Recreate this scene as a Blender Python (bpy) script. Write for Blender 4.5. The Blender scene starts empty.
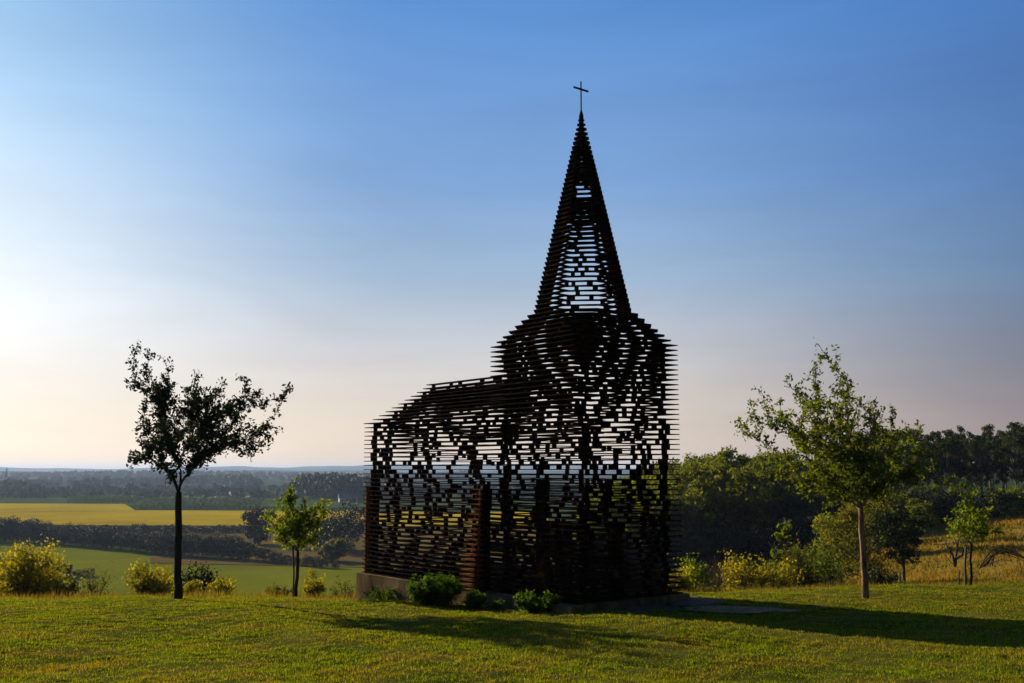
import bpy, math, random
import numpy as np
from mathutils import Vector

random.seed(7)
RNG = np.random.default_rng(11)
scene = bpy.context.scene
COL = scene.collection
R = math.radians

# ------------------------------------------------------------------ camera numbers
F_PX = 995.0
PITCH = math.atan(128.5 / F_PX)
EYE = 2.4
CP, SP = math.cos(PITCH), math.sin(PITCH)
SUN_AZ, SUN_EL = R(-42), R(18)

# ------------------------------------------------------------------ terrain
def sstep(a, b, x):
    t = np.clip((x - a) / (b - a), 0, 1)
    return t * t * (3 - 2 * t)

def smax(a, b, k):
    h = np.clip(0.5 + 0.5 * (a - b) / k, 0, 1)
    return b * (1 - h) + a * h + k * h * (1 - h)

def micro(X, Y):
    m = np.zeros(np.broadcast(X, Y).shape); r = np.random.default_rng(77)
    for i in range(16):
        lam = .28 * 1.09 ** i; a = r.uniform(0, math.pi); p = r.uniform(0, 6.28)
        m = m + lam ** .6 * np.sin((X * math.cos(a) + Y * math.sin(a)) * 2 * math.pi / lam + p + 1.3 * np.sin(X * .9 + Y * 1.1 + i))
    return .0042 * m

def T(X, Y):
    """height of the ground (world z) at X, Y; works on arrays"""
    X = np.asarray(X, float); Y = np.asarray(Y, float)
    Yc = np.clip(Y, -12, None)
    ys = 19 + 0.2 * np.clip(X, 0, 14)
    d = np.clip(Yc - ys, 0, None)
    curve = np.where(d < 10, 0.006 * d * d, 0.6 + 0.12 * (d - 10))
    near = -1.65 - 0.05 * Yc + 0.01 * np.clip(X, -4, 25) - curve
    near = near + 0.035 * np.sin(X * 0.7 + 1.3) * np.sin(Y * 0.55) + 0.02 * np.sin(X * 1.9 + Y * 1.3)
    # valley floor and the far ridges
    r = np.sqrt(X * X + Y * Y)
    ang = X / np.maximum(r, 1)
    val = -25 + 0.6 * np.sin(X / 90 + 1) * np.sin(Y / 130) * sstep(150, 400, r)
    val = val + (10 + 5 * np.sin(ang * 17 + 1)) * np.exp(-((r - 3000) / 520.) ** 2)
    val = val + (19 + 5 * np.sin(ang * 23) + 3 * np.sin(ang * 51 + 2)) * np.exp(-((r - 4700) / 700.) ** 2)
    val = val + (52 + 13 * np.sin(ang * 9 + 2.2) + 7 * np.sin(ang * 37) + 4 * np.sin(ang * 90) + 2 * np.sin(ang * 210)) * sstep(5600, 8600, r)
    zl = smax(near, val, 5.0)
    flr = -5.9 + 0.35 * np.sin(X / 19 + .5) * np.sin(Y / 23 + 1) + 0.012 * np.clip(Y - 70, 0, 60)
    zr = smax(near, flr, 0.7)
    sh = np.clip(Y - 145, 0, None)
    w = sstep(-18 + .13 * sh, 68 + .25 * sh, X)
    return EYE + zl * (1 - w) + zr * w

def ray(x, y):
    rx = (x - 512.0) / F_PX; rz = (341.5 - y) / F_PX
    return np.array([rx, CP - rz * SP, SP + rz * CP])

def hit(x, y, start=4.0):
    """where the line of sight through pixel x, y meets the ground"""
    d = ray(x, y); d = d / d[1]
    Ys = np.geomspace(start, 12000, 1400)
    g = EYE + d[2] * Ys - T(d[0] * Ys, Ys)
    i = int(np.argmax(g <= 0))
    if g[i] > 0: return float(d[0] * Ys[-1]), float(Ys[-1])
    if i == 0: Y = Ys[0]
    else: Y = Ys[i - 1] + (Ys[i] - Ys[i - 1]) * g[i - 1] / (g[i - 1] - g[i] + 1e-12)
    return float(d[0] * Y), float(Y)

def at(x, y, Y):
    d = ray(x, y); d = d / d[1]
    return np.array([d[0] * Y, Y, EYE + d[2] * Y])

def ground_at(x, Y):
    X = (x - 512) / F_PX * Y * 1.0
    z = float(T(X, Y))
    h = z - EYE
    X = (x - 512) / F_PX * (Y * CP + h * SP)
    return (X, Y, float(T(X, Y)))

# ------------------------------------------------------------------ helpers
def link(o, parent=None):
    COL.objects.link(o)
    if parent is not None:
        o.parent = parent
    return o

def tag(o, label=None, cat=None, group=None, kind=None):
    if label: o['label'] = label
    if cat: o['category'] = cat
    if group: o['group'] = group
    if kind: o['kind'] = kind
    return o

def empty(name, loc=(0, 0, 0), rz=0, parent=None):
    o = bpy.data.objects.new(name, None)
    o.empty_display_size = .2
    link(o, parent)
    o.location = loc; o.rotation_euler = (0, 0, rz)
    return o

def meshobj(name, V, Fs, mat, parent=None, smooth=False):
    """V: (n,3); Fs: (m,k) array with k 3 or 4, or a list of tuples"""
    me = bpy.data.meshes.new(name)
    V = np.asarray(V, np.float32)
    if isinstance(Fs, np.ndarray):
        m, k = Fs.shape
        me.vertices.add(len(V)); me.vertices.foreach_set('co', V.ravel())
        me.loops.add(m * k); me.loops.foreach_set('vertex_index', Fs.astype(np.int32).ravel())
        me.polygons.add(m)
        me.polygons.foreach_set('loop_start', np.arange(0, m * k, k, dtype=np.int32))
        me.update(calc_edges=True)
    else:
        me.from_pydata([tuple(map(float, v)) for v in V], [], Fs)
    if smooth:
        me.polygons.foreach_set('use_smooth', [True] * len(me.polygons))
    me.validate()
    me.update()
    me.materials.append(mat)
    o = bpy.data.objects.new(name, me)
    return link(o, parent)

class MB:
    def __init__(s): s.v = []; s.f = []
    def add(s, V, Fc):
        n = len(s.v); s.v.extend([tuple(map(float, p)) for p in V]); s.f.extend([tuple(i + n for i in q) for q in Fc])
    def box(s, c, ax, ay, hx, hy, z0, z1):
        """box centred at c in plan, half sizes hx, hy along plan axes ax, ay"""
        c = np.array(c, float); ax = np.array(ax, float); ay = np.array(ay, float)
        P = [c - ax * hx - ay * hy, c + ax * hx - ay * hy, c + ax * hx + ay * hy, c - ax * hx + ay * hy]
        V = [(p[0], p[1], z0) for p in P] + [(p[0], p[1], z1) for p in P]
        s.add(V, [(3, 2, 1, 0), (4, 5, 6, 7), (0, 1, 5, 4), (1, 2, 6, 5), (2, 3, 7, 6), (3, 0, 4, 7)])
    def tube(s, pts, rad, n=7, cap=True, wob=0):
        pts = [Vector(p) for p in pts]; N = len(pts)
        V = []; Fc = []
        ref = Vector((0.31, 0.87, 0.2)).normalized()
        for i, p in enumerate(pts):
            t = (pts[min(i + 1, N - 1)] - pts[max(i - 1, 0)])
            if t.length < 1e-6: t = Vector((0, 0, 1))
            t.normalize()
            a = t.cross(ref)
            if a.length < .1: a = t.cross(Vector((1, 0, 0)))
            a.normalize(); b = t.cross(a)
            r = rad[i] if hasattr(rad, '__len__') else rad
            for k in range(n):
                th = 2 * math.pi * k / n
                rr = r * (1 + (random.uniform(-wob, wob) if wob else 0))
                V.append(p + (a * math.cos(th) + b * math.sin(th)) * rr)
        for i in range(N - 1):
            for k in range(n):
                k2 = (k + 1) % n
                Fc.append((i * n + k, i * n + k2, (i + 1) * n + k2, (i + 1) * n + k))
        if cap:
            Fc.append(tuple(range(n))[::-1]); Fc.append(tuple((N - 1) * n + k for k in range(n)))
        s.add(V, Fc)
    def build(s, name, mat, parent=None, smooth=False):
        return meshobj(name, s.v, s.f, mat, parent, smooth)

# ------------------------------------------------------------------ materials
def newmat(name):
    m = bpy.data.materials.new(name); m.use_nodes = True
    nt = m.node_tree; nt.nodes.clear()
    return m, nt, nt.nodes, nt.links

def ramp(N, stops, interp='LINEAR'):
    r = N.new('ShaderNodeValToRGB'); r.color_ramp.interpolation = interp
    while len(r.color_ramp.elements) < len(stops): r.color_ramp.elements.new(.5)
    for e, (p, c) in zip(r.color_ramp.elements, stops):
        e.position = p; e.color = (*c, 1)
    return r

def noise(N, L, coord, scale, detail=5, rough=.6, dist=0):
    n = N.new('ShaderNodeTexNoise'); n.inputs['Scale'].default_value = scale
    n.inputs['Detail'].default_value = detail; n.inputs['Roughness'].default_value = rough
    n.inputs['Distortion'].default_value = dist
    L.new(coord, n.inputs['Vector']); return n

def mixc(N, L, a, b, fac, mode='MIX'):
    m = N.new('ShaderNodeMix'); m.data_type = 'RGBA'; m.blend_type = mode
    for sock, v in ((m.inputs[6], a), (m.inputs[7], b), (m.inputs[0], fac)):
        if hasattr(v, 'is_linked') or isinstance(v, bpy.types.NodeSocket): L.new(v, sock)
        elif isinstance(v, (int, float)): sock.default_value = v
        else: sock.default_value = (*v, 1)
    return m.outputs[2]

def leafmat(name, cols, trans=.45, tcol=(1.5, 1.45, .5), scale=.6, rough=.6, spec=.08):
    """leaves: each leaf its own shade, light shines through"""
    m, nt, N, L = newmat(name)
    geo = N.new('ShaderNodeNewGeometry'); tc = N.new('ShaderNodeTexCoord')
    k = len(cols)
    r1 = ramp(N, [(i / max(1, k - 1), c) for i, c in enumerate(cols)])
    nz = noise(N, L, tc.outputs['Object'], scale, 2)
    ma = N.new('ShaderNodeMath'); ma.operation = 'MULTIPLY_ADD'
    L.new(nz.outputs['Fac'], ma.inputs[0]); ma.inputs[1].default_value = 1.6; ma.inputs[2].default_value = -.6
    mb = N.new('ShaderNodeMath'); mb.operation = 'MULTIPLY_ADD'
    L.new(geo.outputs['Random Per Island'], mb.inputs[0]); mb.inputs[1].default_value = .55
    L.new(ma.outputs[0], mb.inputs[2])
    L.new(mb.outputs[0], r1.inputs[0])
    p = N.new('ShaderNodeBsdfPrincipled'); p.inputs['Roughness'].default_value = rough
    p.inputs['Specular IOR Level'].default_value = spec
    L.new(r1.outputs[0], p.inputs['Base Color'])
    t = N.new('ShaderNodeBsdfTranslucent')
    tcx = mixc(N, L, r1.outputs[0], tcol, 1.0, 'MULTIPLY')
    L.new(tcx, t.inputs['Color'])
    mx = N.new('ShaderNodeMixShader'); mx.inputs[0].default_value = trans
    L.new(p.outputs[0], mx.inputs[1]); L.new(t.outputs[0], mx.inputs[2])
    o = N.new('ShaderNodeOutputMaterial'); L.new(mx.outputs[0], o.inputs[0])
    return m

def solidmat(name, stops, scale=3, rough=.85, bump=.0, bscale=30, detail=6, stretch=None, metal=0, world=False):
    m, nt, N, L = newmat(name)
    tc = N.new('ShaderNodeTexCoord'); geo = N.new('ShaderNodeNewGeometry')
    v = geo.outputs['Position'] if world else tc.outputs['Object']
    if stretch:
        mp = N.new('ShaderNodeMapping'); mp.inputs['Scale'].default_value = stretch
        L.new(v, mp.inputs[0]); v = mp.outputs[0]
    nz = noise(N, L, v, scale, detail, .65, .3)
    rp = ramp(N, stops); L.new(nz.outputs['Fac'], rp.inputs[0])
    p = N.new('ShaderNodeBsdfPrincipled'); p.inputs['Roughness'].default_value = rough
    p.inputs['Specular IOR Level'].default_value = .02
    p.inputs['Metallic'].default_value = metal
    L.new(rp.outputs[0], p.inputs['Base Color'])
    if bump:
        nb = noise(N, L, v, bscale, 6, .7)
        b = N.new('ShaderNodeBump'); b.inputs['Strength'].default_value = bump
        b.inputs['Distance'].default_value = .05
        L.new(nb.outputs['Fac'], b.inputs['Height']); L.new(b.outputs[0], p.inputs['Normal'])
    o = N.new('ShaderNodeOutputMaterial'); L.new(p.outputs[0], o.inputs[0])
    return m

M = {}
M['rust'] = solidmat('weathered_steel', [(.3, (.005, .003, .002)), (.55, (.018, .008, .005)), (.80, (.24, .075, .018))], 3.4, .85, .25, 60)
M['rust_sunlit'] = solidmat('sunlit_rust', [(.3, (.05, .016, .006)), (.5, (.16, .052, .015)), (.74, (.36, .13, .035))], 6, .9, .25, 60)  # lighter copy of the rust: sunlight painted into corner posts and pier plates
M['iron'] = solidmat('dark_iron', [(.3, (.02, .018, .016)), (.7, (.05, .04, .035))], 8, .6)
M['concrete'] = solidmat('old_concrete', [(.28, (.055, .036, .018)), (.5, (.19, .125, .062)), (.72, (.40, .28, .15))], 1.6, .9, .5, 18, stretch=(1, 1, .45))
M['slab'] = solidmat('grey_slab', [(.3, (.08, .062, .042)), (.7, (.2, .16, .11))], 4, .9, .5, 25)
M['bark'] = solidmat('bark', [(.3, (.028, .022, .016)), (.7, (.085, .066, .048))], 9, .9, .8, 40, stretch=(1, 1, .2))
M['bark_pale'] = solidmat('pale_bark', [(.35, (.08, .055, .04)), (.5, (.30, .19, .13)), (.75, (.5, .35, .25))], 7, .85, .6, 40, stretch=(1, 1, .25))
M['bark_wood'] = solidmat('grey_bark', [(.3, (.08, .075, .06)), (.7, (.28, .26, .22))], 2, .9)
M['stake'] = solidmat('weathered_wood', [(.3, (.09, .075, .055)), (.7, (.22, .18, .13))], 8, .9, .4, 50, stretch=(1, 1, .15))
M['deadwood'] = solidmat('dead_wood', [(.3, (.045, .036, .03)), (.7, (.15, .12, .1))], 5, .9, .4, 30)
M['dirt'] = solidmat('trodden_dirt', [(.3, (.16, .105, .055)), (.7, (.42, .29, .16))], 3, .95, .6, 30)

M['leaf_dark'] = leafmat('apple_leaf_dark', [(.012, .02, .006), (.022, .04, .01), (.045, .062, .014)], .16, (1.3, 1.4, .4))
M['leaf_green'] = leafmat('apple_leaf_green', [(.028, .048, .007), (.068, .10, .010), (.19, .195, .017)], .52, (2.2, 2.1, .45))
M['leaf_bright'] = leafmat('young_leaf', [(.05, .09, .012), (.10, .14, .016), (.2, .21, .02)], .55, (2.1, 2.0, .4))
M['leaf_yellow'] = leafmat('autumn_leaf', [(.06, .075, .010), (.20, .185, .013), (.45, .36, .02)], .5, (2.0, 1.8, .35), 1.2)
M['leaf_olive'] = leafmat('olive_leaf', [(.028, .038, .008), (.085, .088, .013), (.19, .16, .022)], .48, (2.0, 1.8, .4))
M['leaf_shrub'] = leafmat('green_shrub_leaf', [(.016, .042, .006), (.045, .09, .009), (.11, .16, .015)], .5, (2.0, 2.2, .4), 3)
M['leaf_wood'] = leafmat('wood_leaf', [(.024, .038, .006), (.08, .105, .010), (.26, .25, .018)], .52, (2.3, 2.1, .4), .2)
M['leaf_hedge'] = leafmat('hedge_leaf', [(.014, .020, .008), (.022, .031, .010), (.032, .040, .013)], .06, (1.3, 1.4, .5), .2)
M['leaf_orchard'] = leafmat('orchard_leaf', [(.04, .07, .03), (.06, .10, .035), (.09, .13, .045)], .3, (1.5, 1.6, .6), .05)
M['leaf_tall'] = leafmat('tall_tree_leaf', [(.012, .020, .006), (.028, .040, .009), (.085, .09, .014)], .4, (1.8, 1.7, .4), .2)
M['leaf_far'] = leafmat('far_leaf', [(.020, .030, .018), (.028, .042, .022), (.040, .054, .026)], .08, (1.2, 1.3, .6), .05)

def grassmat(name, greens, drys, trans=.5, pscale=.35, dryamt=.5):
    m, nt, N, L = newmat(name)
    geo = N.new('ShaderNodeNewGeometry')
    a = ramp(N, [(i / (len(greens) - 1), c) for i, c in enumerate(greens)])
    b = ramp(N, [(i / (len(drys) - 1), c) for i, c in enumerate(drys)])
    L.new(geo.outputs['Random Per Island'], a.inputs[0]); L.new(geo.outputs['Random Per Island'], b.inputs[0])
    nz = noise(N, L, geo.outputs['Position'], pscale, 7, .68, .6)
    f = ramp(N, [(dryamt - .10, (0, 0, 0)), (dryamt + .12, (1, 1, 1))]); L.new(nz.outputs['Fac'], f.inputs[0])
    c = mixc(N, L, a.outputs[0], b.outputs[0], f.outputs[0])
    p = N.new('ShaderNodeBsdfPrincipled'); p.inputs['Roughness'].default_value = .7; p.inputs['Specular IOR Level'].default_value = .05
    L.new(c, p.inputs['Base Color'])
    t = N.new('ShaderNodeBsdfTranslucent'); L.new(mixc(N, L, c, (1.6, 1.5, .5), 1.0, 'MULTIPLY'), t.inputs['Color'])
    mx = N.new('ShaderNodeMixShader'); mx.inputs[0].default_value = trans
    L.new(p.outputs[0], mx.inputs[1]); L.new(t.outputs[0], mx.inputs[2])
    o = N.new('ShaderNodeOutputMaterial'); L.new(mx.outputs[0], o.inputs[0])
    return m
M['grass'] = grassmat('lawn_grass', [(.052, .088, .004), (.12, .175, .007), (.27, .29, .016)], [(.09, .07, .012), (.20, .145, .024), (.38, .28, .055)], .48, 1.1, .55)
M['tallgrass'] = grassmat('dry_tall_grass', [(.09, .08, .015), (.17, .10, .03), (.24, .15, .04)], [(.06, .09, .010), (.13, .13, .02), (.22, .19, .03)], .45, .25, .55)
M['meadowgrass'] = grassmat('meadow_grass', [(.15, .11, .018), (.26, .165, .026), (.37, .22, .04)], [(.05, .07, .008), (.09, .10, .012), (.15, .14, .018)], .42, .07, .53)

def groundmat(name, stops, scale, fine=12, bump=.6):
    m, nt, N, L = newmat(name)
    geo = N.new('ShaderNodeNewGeometry')
    n1 = noise(N, L, geo.outputs['Position'], scale, 8, .65, .4)
    n2 = noise(N, L, geo.outputs['Position'], fine, 6, .7)
    ma = N.new('ShaderNodeMath'); ma.operation = 'MULTIPLY_ADD'
    L.new(n2.outputs['Fac'], ma.inputs[0]); ma.inputs[1].default_value = .5
    mb = N.new('ShaderNodeMath'); mb.operation = 'MULTIPLY_ADD'
    L.new(n1.outputs['Fac'], mb.inputs[0]); mb.inputs[1].default_value = .9; mb.inputs[2].default_value = -.2
    L.new(mb.outputs[0], ma.inputs[2])
    rp = ramp(N, stops); L.new(ma.outputs[0], rp.inputs[0])
    p = N.new('ShaderNodeBsdfPrincipled'); p.inputs['Roughness'].default_value = .95; p.inputs['Specular IOR Level'].default_value = 0
    L.new(rp.outputs[0], p.inputs['Base Color'])
    b = N.new('ShaderNodeBump'); b.inputs['Strength'].default_value = bump; b.inputs['Distance'].default_value = .06
    L.new(n2.outputs['Fac'], b.inputs['Height']); L.new(b.outputs[0], p.inputs['Normal'])
    o = N.new('ShaderNodeOutputMaterial'); L.new(p.outputs[0], o.inputs[0])
    return m
M['lawn'] = groundmat('lawn_ground', [(.2, (.028, .035, .008)), (.5, (.065, .075, .012)), (.8, (.13, .11, .03))], .5)
M['far_ground'] = groundmat('far_ground', [(.25, (.03, .045, .02)), (.5, (.055, .07, .028)), (.8, (.11, .11, .05))], .004, .02, .0)
M['field_green'] = groundmat('pasture_ground', [(.25, (.12, .14, .006)), (.55, (.17, .185, .009)), (.8, (.23, .22, .014))], .03, .9, .3)
M['field_brown'] = groundmat('rough_ground', [(.25, (.08, .07, .02)), (.5, (.15, .105, .03)), (.8, (.22, .13, .035))], .06, .8, .3)
M['field_yellow'] = groundmat('yellow_crop', [(.25, (.28, .18, .003)), (.5, (.43, .31, .005)), (.8, (.56, .44, .008))], .012, .4, .2)
M['field_pale'] = groundmat('pale_crop', [(.25, (.2, .19, .10)), (.8, (.34, .29, .17))], .02, .3, .2)
M['field_dark'] = groundmat('orchard_ground', [(.25, (.04, .06, .02)), (.8, (.08, .11, .03))], .03, .3, .2)
M['meadow'] = groundmat('dry_meadow', [(.2, (.12, .10, .018)), (.45, (.24, .17, .03)), (.8, (.36, .22, .045))], .07, 3, .4)

# ------------------------------------------------------------------ ground
def grid_sheet(name, xs, ys, mat, dz=0.0):
    XX, YY = np.meshgrid(xs, ys)
    Z = T(XX, YY) + dz
    V = np.stack([XX, YY, Z], -1).reshape(-1, 3)
    nx, ny = len(xs), len(ys)
    i = np.arange(nx - 1); j = np.arange(ny - 1)
    I, J = np.meshgrid(i, j); a = (J * nx + I).ravel()
    Fq = np.stack([a, a + 1, a + nx + 1, a + nx], 1)
    o = meshobj(name, V, Fq, mat, None, True)
    tag(o, kind='structure')
    return o

def graded(lo, hi, n, fine, c=0.0):
    b = 1.0
    def make(b):
        t0 = math.asinh((lo - c) / fine); t1 = math.asinh((hi - c) / fine)
        return c + fine * np.sinh(np.linspace(t0, t1, n))
    return make(b)
# near ground sheet is lawn; the land beyond uses one sheet with its own colour by place
m, nt, N, L = newmat('countryside')
geo = N.new('ShaderNodeNewGeometry'); sep = N.new('ShaderNodeSeparateXYZ'); L.new(geo.outputs['Position'], sep.inputs[0])
nA = noise(N, L, geo.outputs['Position'], .55, 8, .66, .4); nB = noise(N, L, geo.outputs['Position'], 14, 5, .7)
ad = N.new('ShaderNodeMath'); ad.operation = 'MULTIPLY_ADD'; L.new(nB.outputs['Fac'], ad.inputs[0]); ad.inputs[1].default_value = .5
L.new(nA.outputs['Fac'], ad.inputs[2])
lawn = ramp(N, [(.45, (.025, .035, .006)), (.70, (.065, .075, .010)), (.95, (.15, .115, .03))]); L.new(ad.outputs[0], lawn.inputs[0])
nC = noise(N, L, geo.outputs['Position'], .0016, 5, .55)
vor = N.new('ShaderNodeTexVoronoi'); vor.inputs['Scale'].default_value = .0035; L.new(geo.outputs['Position'], vor.inputs['Vector'])
far = ramp(N, [(.0, (.02, .035, .012)), (.25, (.05, .07, .02)), (.45, (.025, .035, .015)), (.7, (.10, .09, .04)), (.85, (.03, .045, .015))], 'CONSTANT')
sp2 = N.new('ShaderNodeSeparateColor'); L.new(vor.outputs['Color'], sp2.inputs[0]); L.new(sp2.outputs[0], far.inputs[0])
mr = N.new('ShaderNodeMapRange'); mr.inputs[1].default_value = 60; mr.inputs[2].default_value = 140; L.new(sep.outputs[1], mr.inputs[0])
c = mixc(N, L, lawn.outputs[0], far.outputs[0], mr.outputs[0])
p = N.new('ShaderNodeBsdfPrincipled'); p.inputs['Roughness'].default_value = .95; p.inputs['Specular IOR Level'].default_value = 0
L.new(c, p.inputs['Base Color'])
bp = N.new('ShaderNodeBump'); bp.inputs['Strength'].default_value = .5; bp.inputs['Distance'].default_value = .05
L.new(nB.outputs['Fac'], bp.inputs['Height']); L.new(bp.outputs[0], p.inputs['Normal'])
o = N.new('ShaderNodeOutputMaterial'); L.new(p.outputs[0], o.inputs[0])
M['country'] = m
ground = grid_sheet('ground', graded(-9000, 9000, 420, 9), graded(-60, 12500, 460, 9, 16), M['country'])

def grid_relief(name, xs, ys, mat, dz):
    XX, YY = np.meshgrid(xs, ys)
    edge = sstep(0, 1.5, YY - ys[0]) * sstep(0, 2.0, ys[-1] - YY)
    Z = T(XX, YY) + dz * edge + micro(XX, YY) * edge - .03 * (1 - edge)
    V = np.stack([XX, YY, Z], -1).reshape(-1, 3); nx, ny = len(xs), len(ys)
    I, J = np.meshgrid(np.arange(nx - 1), np.arange(ny - 1)); a = (J * nx + I).ravel()
    o = meshobj(name, V, np.stack([a, a + 1, a + nx + 1, a + nx], 1), mat, None, True)
    tag(o, kind='structure')
LAWN_DZ = .035
grid_relief('lawn', np.arange(-19, 22, .085), np.arange(6.5, 31.0, .085), M['country'], LAWN_DZ)

def field(name, quad, mat, dz, nx=70, ny=50, px=True):
    """a sheet of land laid just above the ground between four corners"""
    if px: Q = [np.array(hit(*q, start=(4 if q[1] > 599 else 45))) for q in quad]
    else: Q = [np.array(q, float) for q in quad]
    u = np.linspace(0, 1, nx)[None, :, None]; v = np.linspace(0, 1, ny)[:, None, None]
    P = (Q[0] * (1 - u) + Q[1] * u) * (1 - v) + (Q[3] * (1 - u) + Q[2] * u) * v
    n = np.sin(P[..., 0:1] * .05) * .8
    P = P + np.concatenate([n * 0, n], -1) * (v > .5)
    V = np.concatenate([P, (T(P[..., 0], P[..., 1]) + dz)[..., None]], -1).reshape(-1, 3)
    I, J = np.meshgrid(np.arange(nx - 1), np.arange(ny - 1)); a = (J * nx + I).ravel()
    o = meshobj(name, V, np.stack([a, a + 1, a + nx + 1, a + nx], 1), mat, None, True)
    tag(o, kind='structure'); return o

field('pasture', [(-120, 593), (548, 593), (548, 566), (-120, 535)], M['field_green'], .12)
field('rough_field', [(150, 564), (548, 568), (548, 530), (150, 530)], M['field_brown'], .25)
field('yellow_field', [(-120, 525.5), (548, 527), (548, 512.5), (-120, 512)], M['field_yellow'], .25)
field('yellow_field', [(-120, 512.2), (137, 512.2), (125, 504.5), (-120, 503)], M['field_yellow'], .4)
field('orchard_field', [(-120, 503.2), (548, 512), (548, 497.5), (-120, 497.5)], M['field_dark'], .32)
field('pale_field', [(105, 498.4), (250, 498.4), (250, 496.2), (110, 496.2)], M['field_pale'], .6)
field('meadow', [(9, 33), (75, 33), (150, 165), (12, 165)], M['meadow'], .05, 120, 120, px=False)

# ------------------------------------------------------------------ leaves
def leaves(name, C, size, mat, parent=None, up=.25, aspect=.5, sj=.35):
    """one folded leaf quad at every point of C"""
    C = np.asarray(C, float); n = len(C)
    d = RNG.normal(size=(n, 3)); d[:, 2] += up; d /= np.linalg.norm(d, axis=1)[:, None]
    e = np.cross(d, RNG.normal(size=(n, 3))); e /= np.linalg.norm(e, axis=1)[:, None]
    nn = np.cross(d, e)
    s = size * (1 + sj * RNG.uniform(-1, 1, n))[:, None]
    b = C - d * s * .5
    l = C - d * s * .05 + e * s * aspect * .5 + nn * s * .06
    t = C + d * s * .5 - nn * s * .05
    r = C - d * s * .05 - e * s * aspect * .5 + nn * s * .06
    V = np.stack([b, l, t, r], 1).reshape(-1, 3)
    return meshobj(name, V, np.arange(4 * n).reshape(n, 4), mat, parent)

def bez(a, b, c, n):
    t = np.linspace(0, 1, n)[:, None]
    return (1 - t) ** 2 * a + 2 * t * (1 - t) * b + t * t * c

def orchard_tree(name, base, fork, tips, trunk_r, label, cat, leafm, barkm, leaf=.085, twigs=13, tl=.55, lpt=17, seed=1, crook=.12, fill=1.0, spread=1.0):
    """trunk to the fork, a limb to every tip, twigs along each limb, leaves along each twig"""
    rg = np.random.default_rng(seed)
    base = np.array(base, float); O = base.copy()
    fork = np.array(fork, float) - O
    root = empty(name, tuple(O)); tag(root, label, cat)
    tr = MB(); n = 9
    pts = [fork * (i / (n - 1)) + np.array([rg.normal() * .007, rg.normal() * .007, 0]) * (0 < i < n - 1) for i in range(n)]
    pts[0][2] -= .15
    rr = [trunk_r * (1.2 if i == 0 else (1.05 if i == 1 else 1.0 - .18 * i / n)) for i in range(n)]
    tr.tube(pts, rr, 12, wob=.06)
    tr.build('trunk', barkm, root, True)
    br = MB(); LC = []
    tips = [np.array(t, float) - O for t in tips]
    # fill the crown between the drawn tips
    extra = []
    for q in range(int(len(tips) * fill)):
        i, j, k3 = rg.integers(len(tips), size=3); wgt = rg.dirichlet((1, 1, 1))
        c_ = tips[i] * wgt[0] + tips[j] * wgt[1] + tips[k3] * wgt[2]
        c_ = fork + (c_ - fork) * rg.uniform(.7, 1.0); c_[1] += rg.uniform(-.7, .7) * spread
        if c_[2] > fork[2] - .1: extra.append(c_)
    alltips = sorted(tips + extra, key=lambda t: np.linalg.norm(t - fork))
    nodes = [(fork, 0.0, np.array([0, 0, 1.0]))]
    for tip in alltips:
        best = min(nodes, key=lambda nd: np.linalg.norm(tip - nd[0]) * 1.0 + .62 * nd[1] + (1.0 if np.dot(tip - nd[0], nd[2]) < 0 else 0))
        start, l0, dr0 = best
        vec = tip - start; ln = np.linalg.norm(vec)
        if ln < .12: continue
        d0 = dr0 * .55 + vec / ln * .45 + rg.normal(size=3) * crook
        mid = start + d0 / np.linalg.norm(d0) * ln * .45
        k = max(4, int(ln / .14))
        P = bez(start, mid, tip, k) + rg.normal(size=(k, 3)) * .016 * (np.linspace(0, 1, k)[:, None] > 0)
        tot = l0 + ln
        r0 = max(.010, trunk_r * .50 * math.exp(-l0 * .85) * min(1, (ln / 1.2)) ** .5)
        br.tube(P, np.linspace(r0, .005, k), 6, cap=False)
        for q in range(1, k - 1):
            tg = P[q + 1] - P[q]; nodes.append((P[q], l0 + ln * q / (k - 1), tg / np.linalg.norm(tg)))
        nt_ = max(2, int(twigs * ln))
        for j in range(nt_):
            t = rg.uniform(0 if l0 > .4 else .3, 1.0)
            i = min(k - 2, int(t * (k - 1))); q = P[i] + (P[i + 1] - P[i]) * rg.uniform()
            tan = (P[i + 1] - P[i]); tan /= np.linalg.norm(tan)
            dr = tan * .55 + rg.normal(size=3) * .62 + np.array([0, 0, .22]); dr /= np.linalg.norm(dr)
            L1 = tl * rg.uniform(.3, 1.0) * (1.1 - .6 * t)
            e = q + dr * L1
            tw = bez(q, q + dr * L1 * .5 + rg.normal(size=3) * .04, e, 4)
            br.tube(tw, np.linspace(.006, .0025, 4), 3, cap=False)
            cnt = max(3, int(lpt * L1 / tl * 1.25))
            tt = rg.uniform(.1, 1.04, cnt) * (len(tw) - 1)
            ii = np.minimum(tt.astype(int), len(tw) - 2); fr = (tt - ii)[:, None]
            LC.append(tw[ii] * (1 - fr) + tw[ii + 1] * fr + rg.normal(size=(cnt, 3)) * leaf * .45)
    br.build('branches', barkm, root, True)
    leaves('foliage', np.concatenate(LC), leaf, leafm, root)
    return root

def cloud_points(rg, centers, radii, per):
    out = []
    for c, r in zip(centers, radii):
        d = rg.normal(size=(per, 3)); d /= np.linalg.norm(d, axis=1)[:, None]
        rad = rg.uniform(0, 1, per) ** .45
        p = c + d * (rad * r)[:, None] * np.array([1, 1, .8])
        out.append(p)
    return np.concatenate(out)

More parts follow.
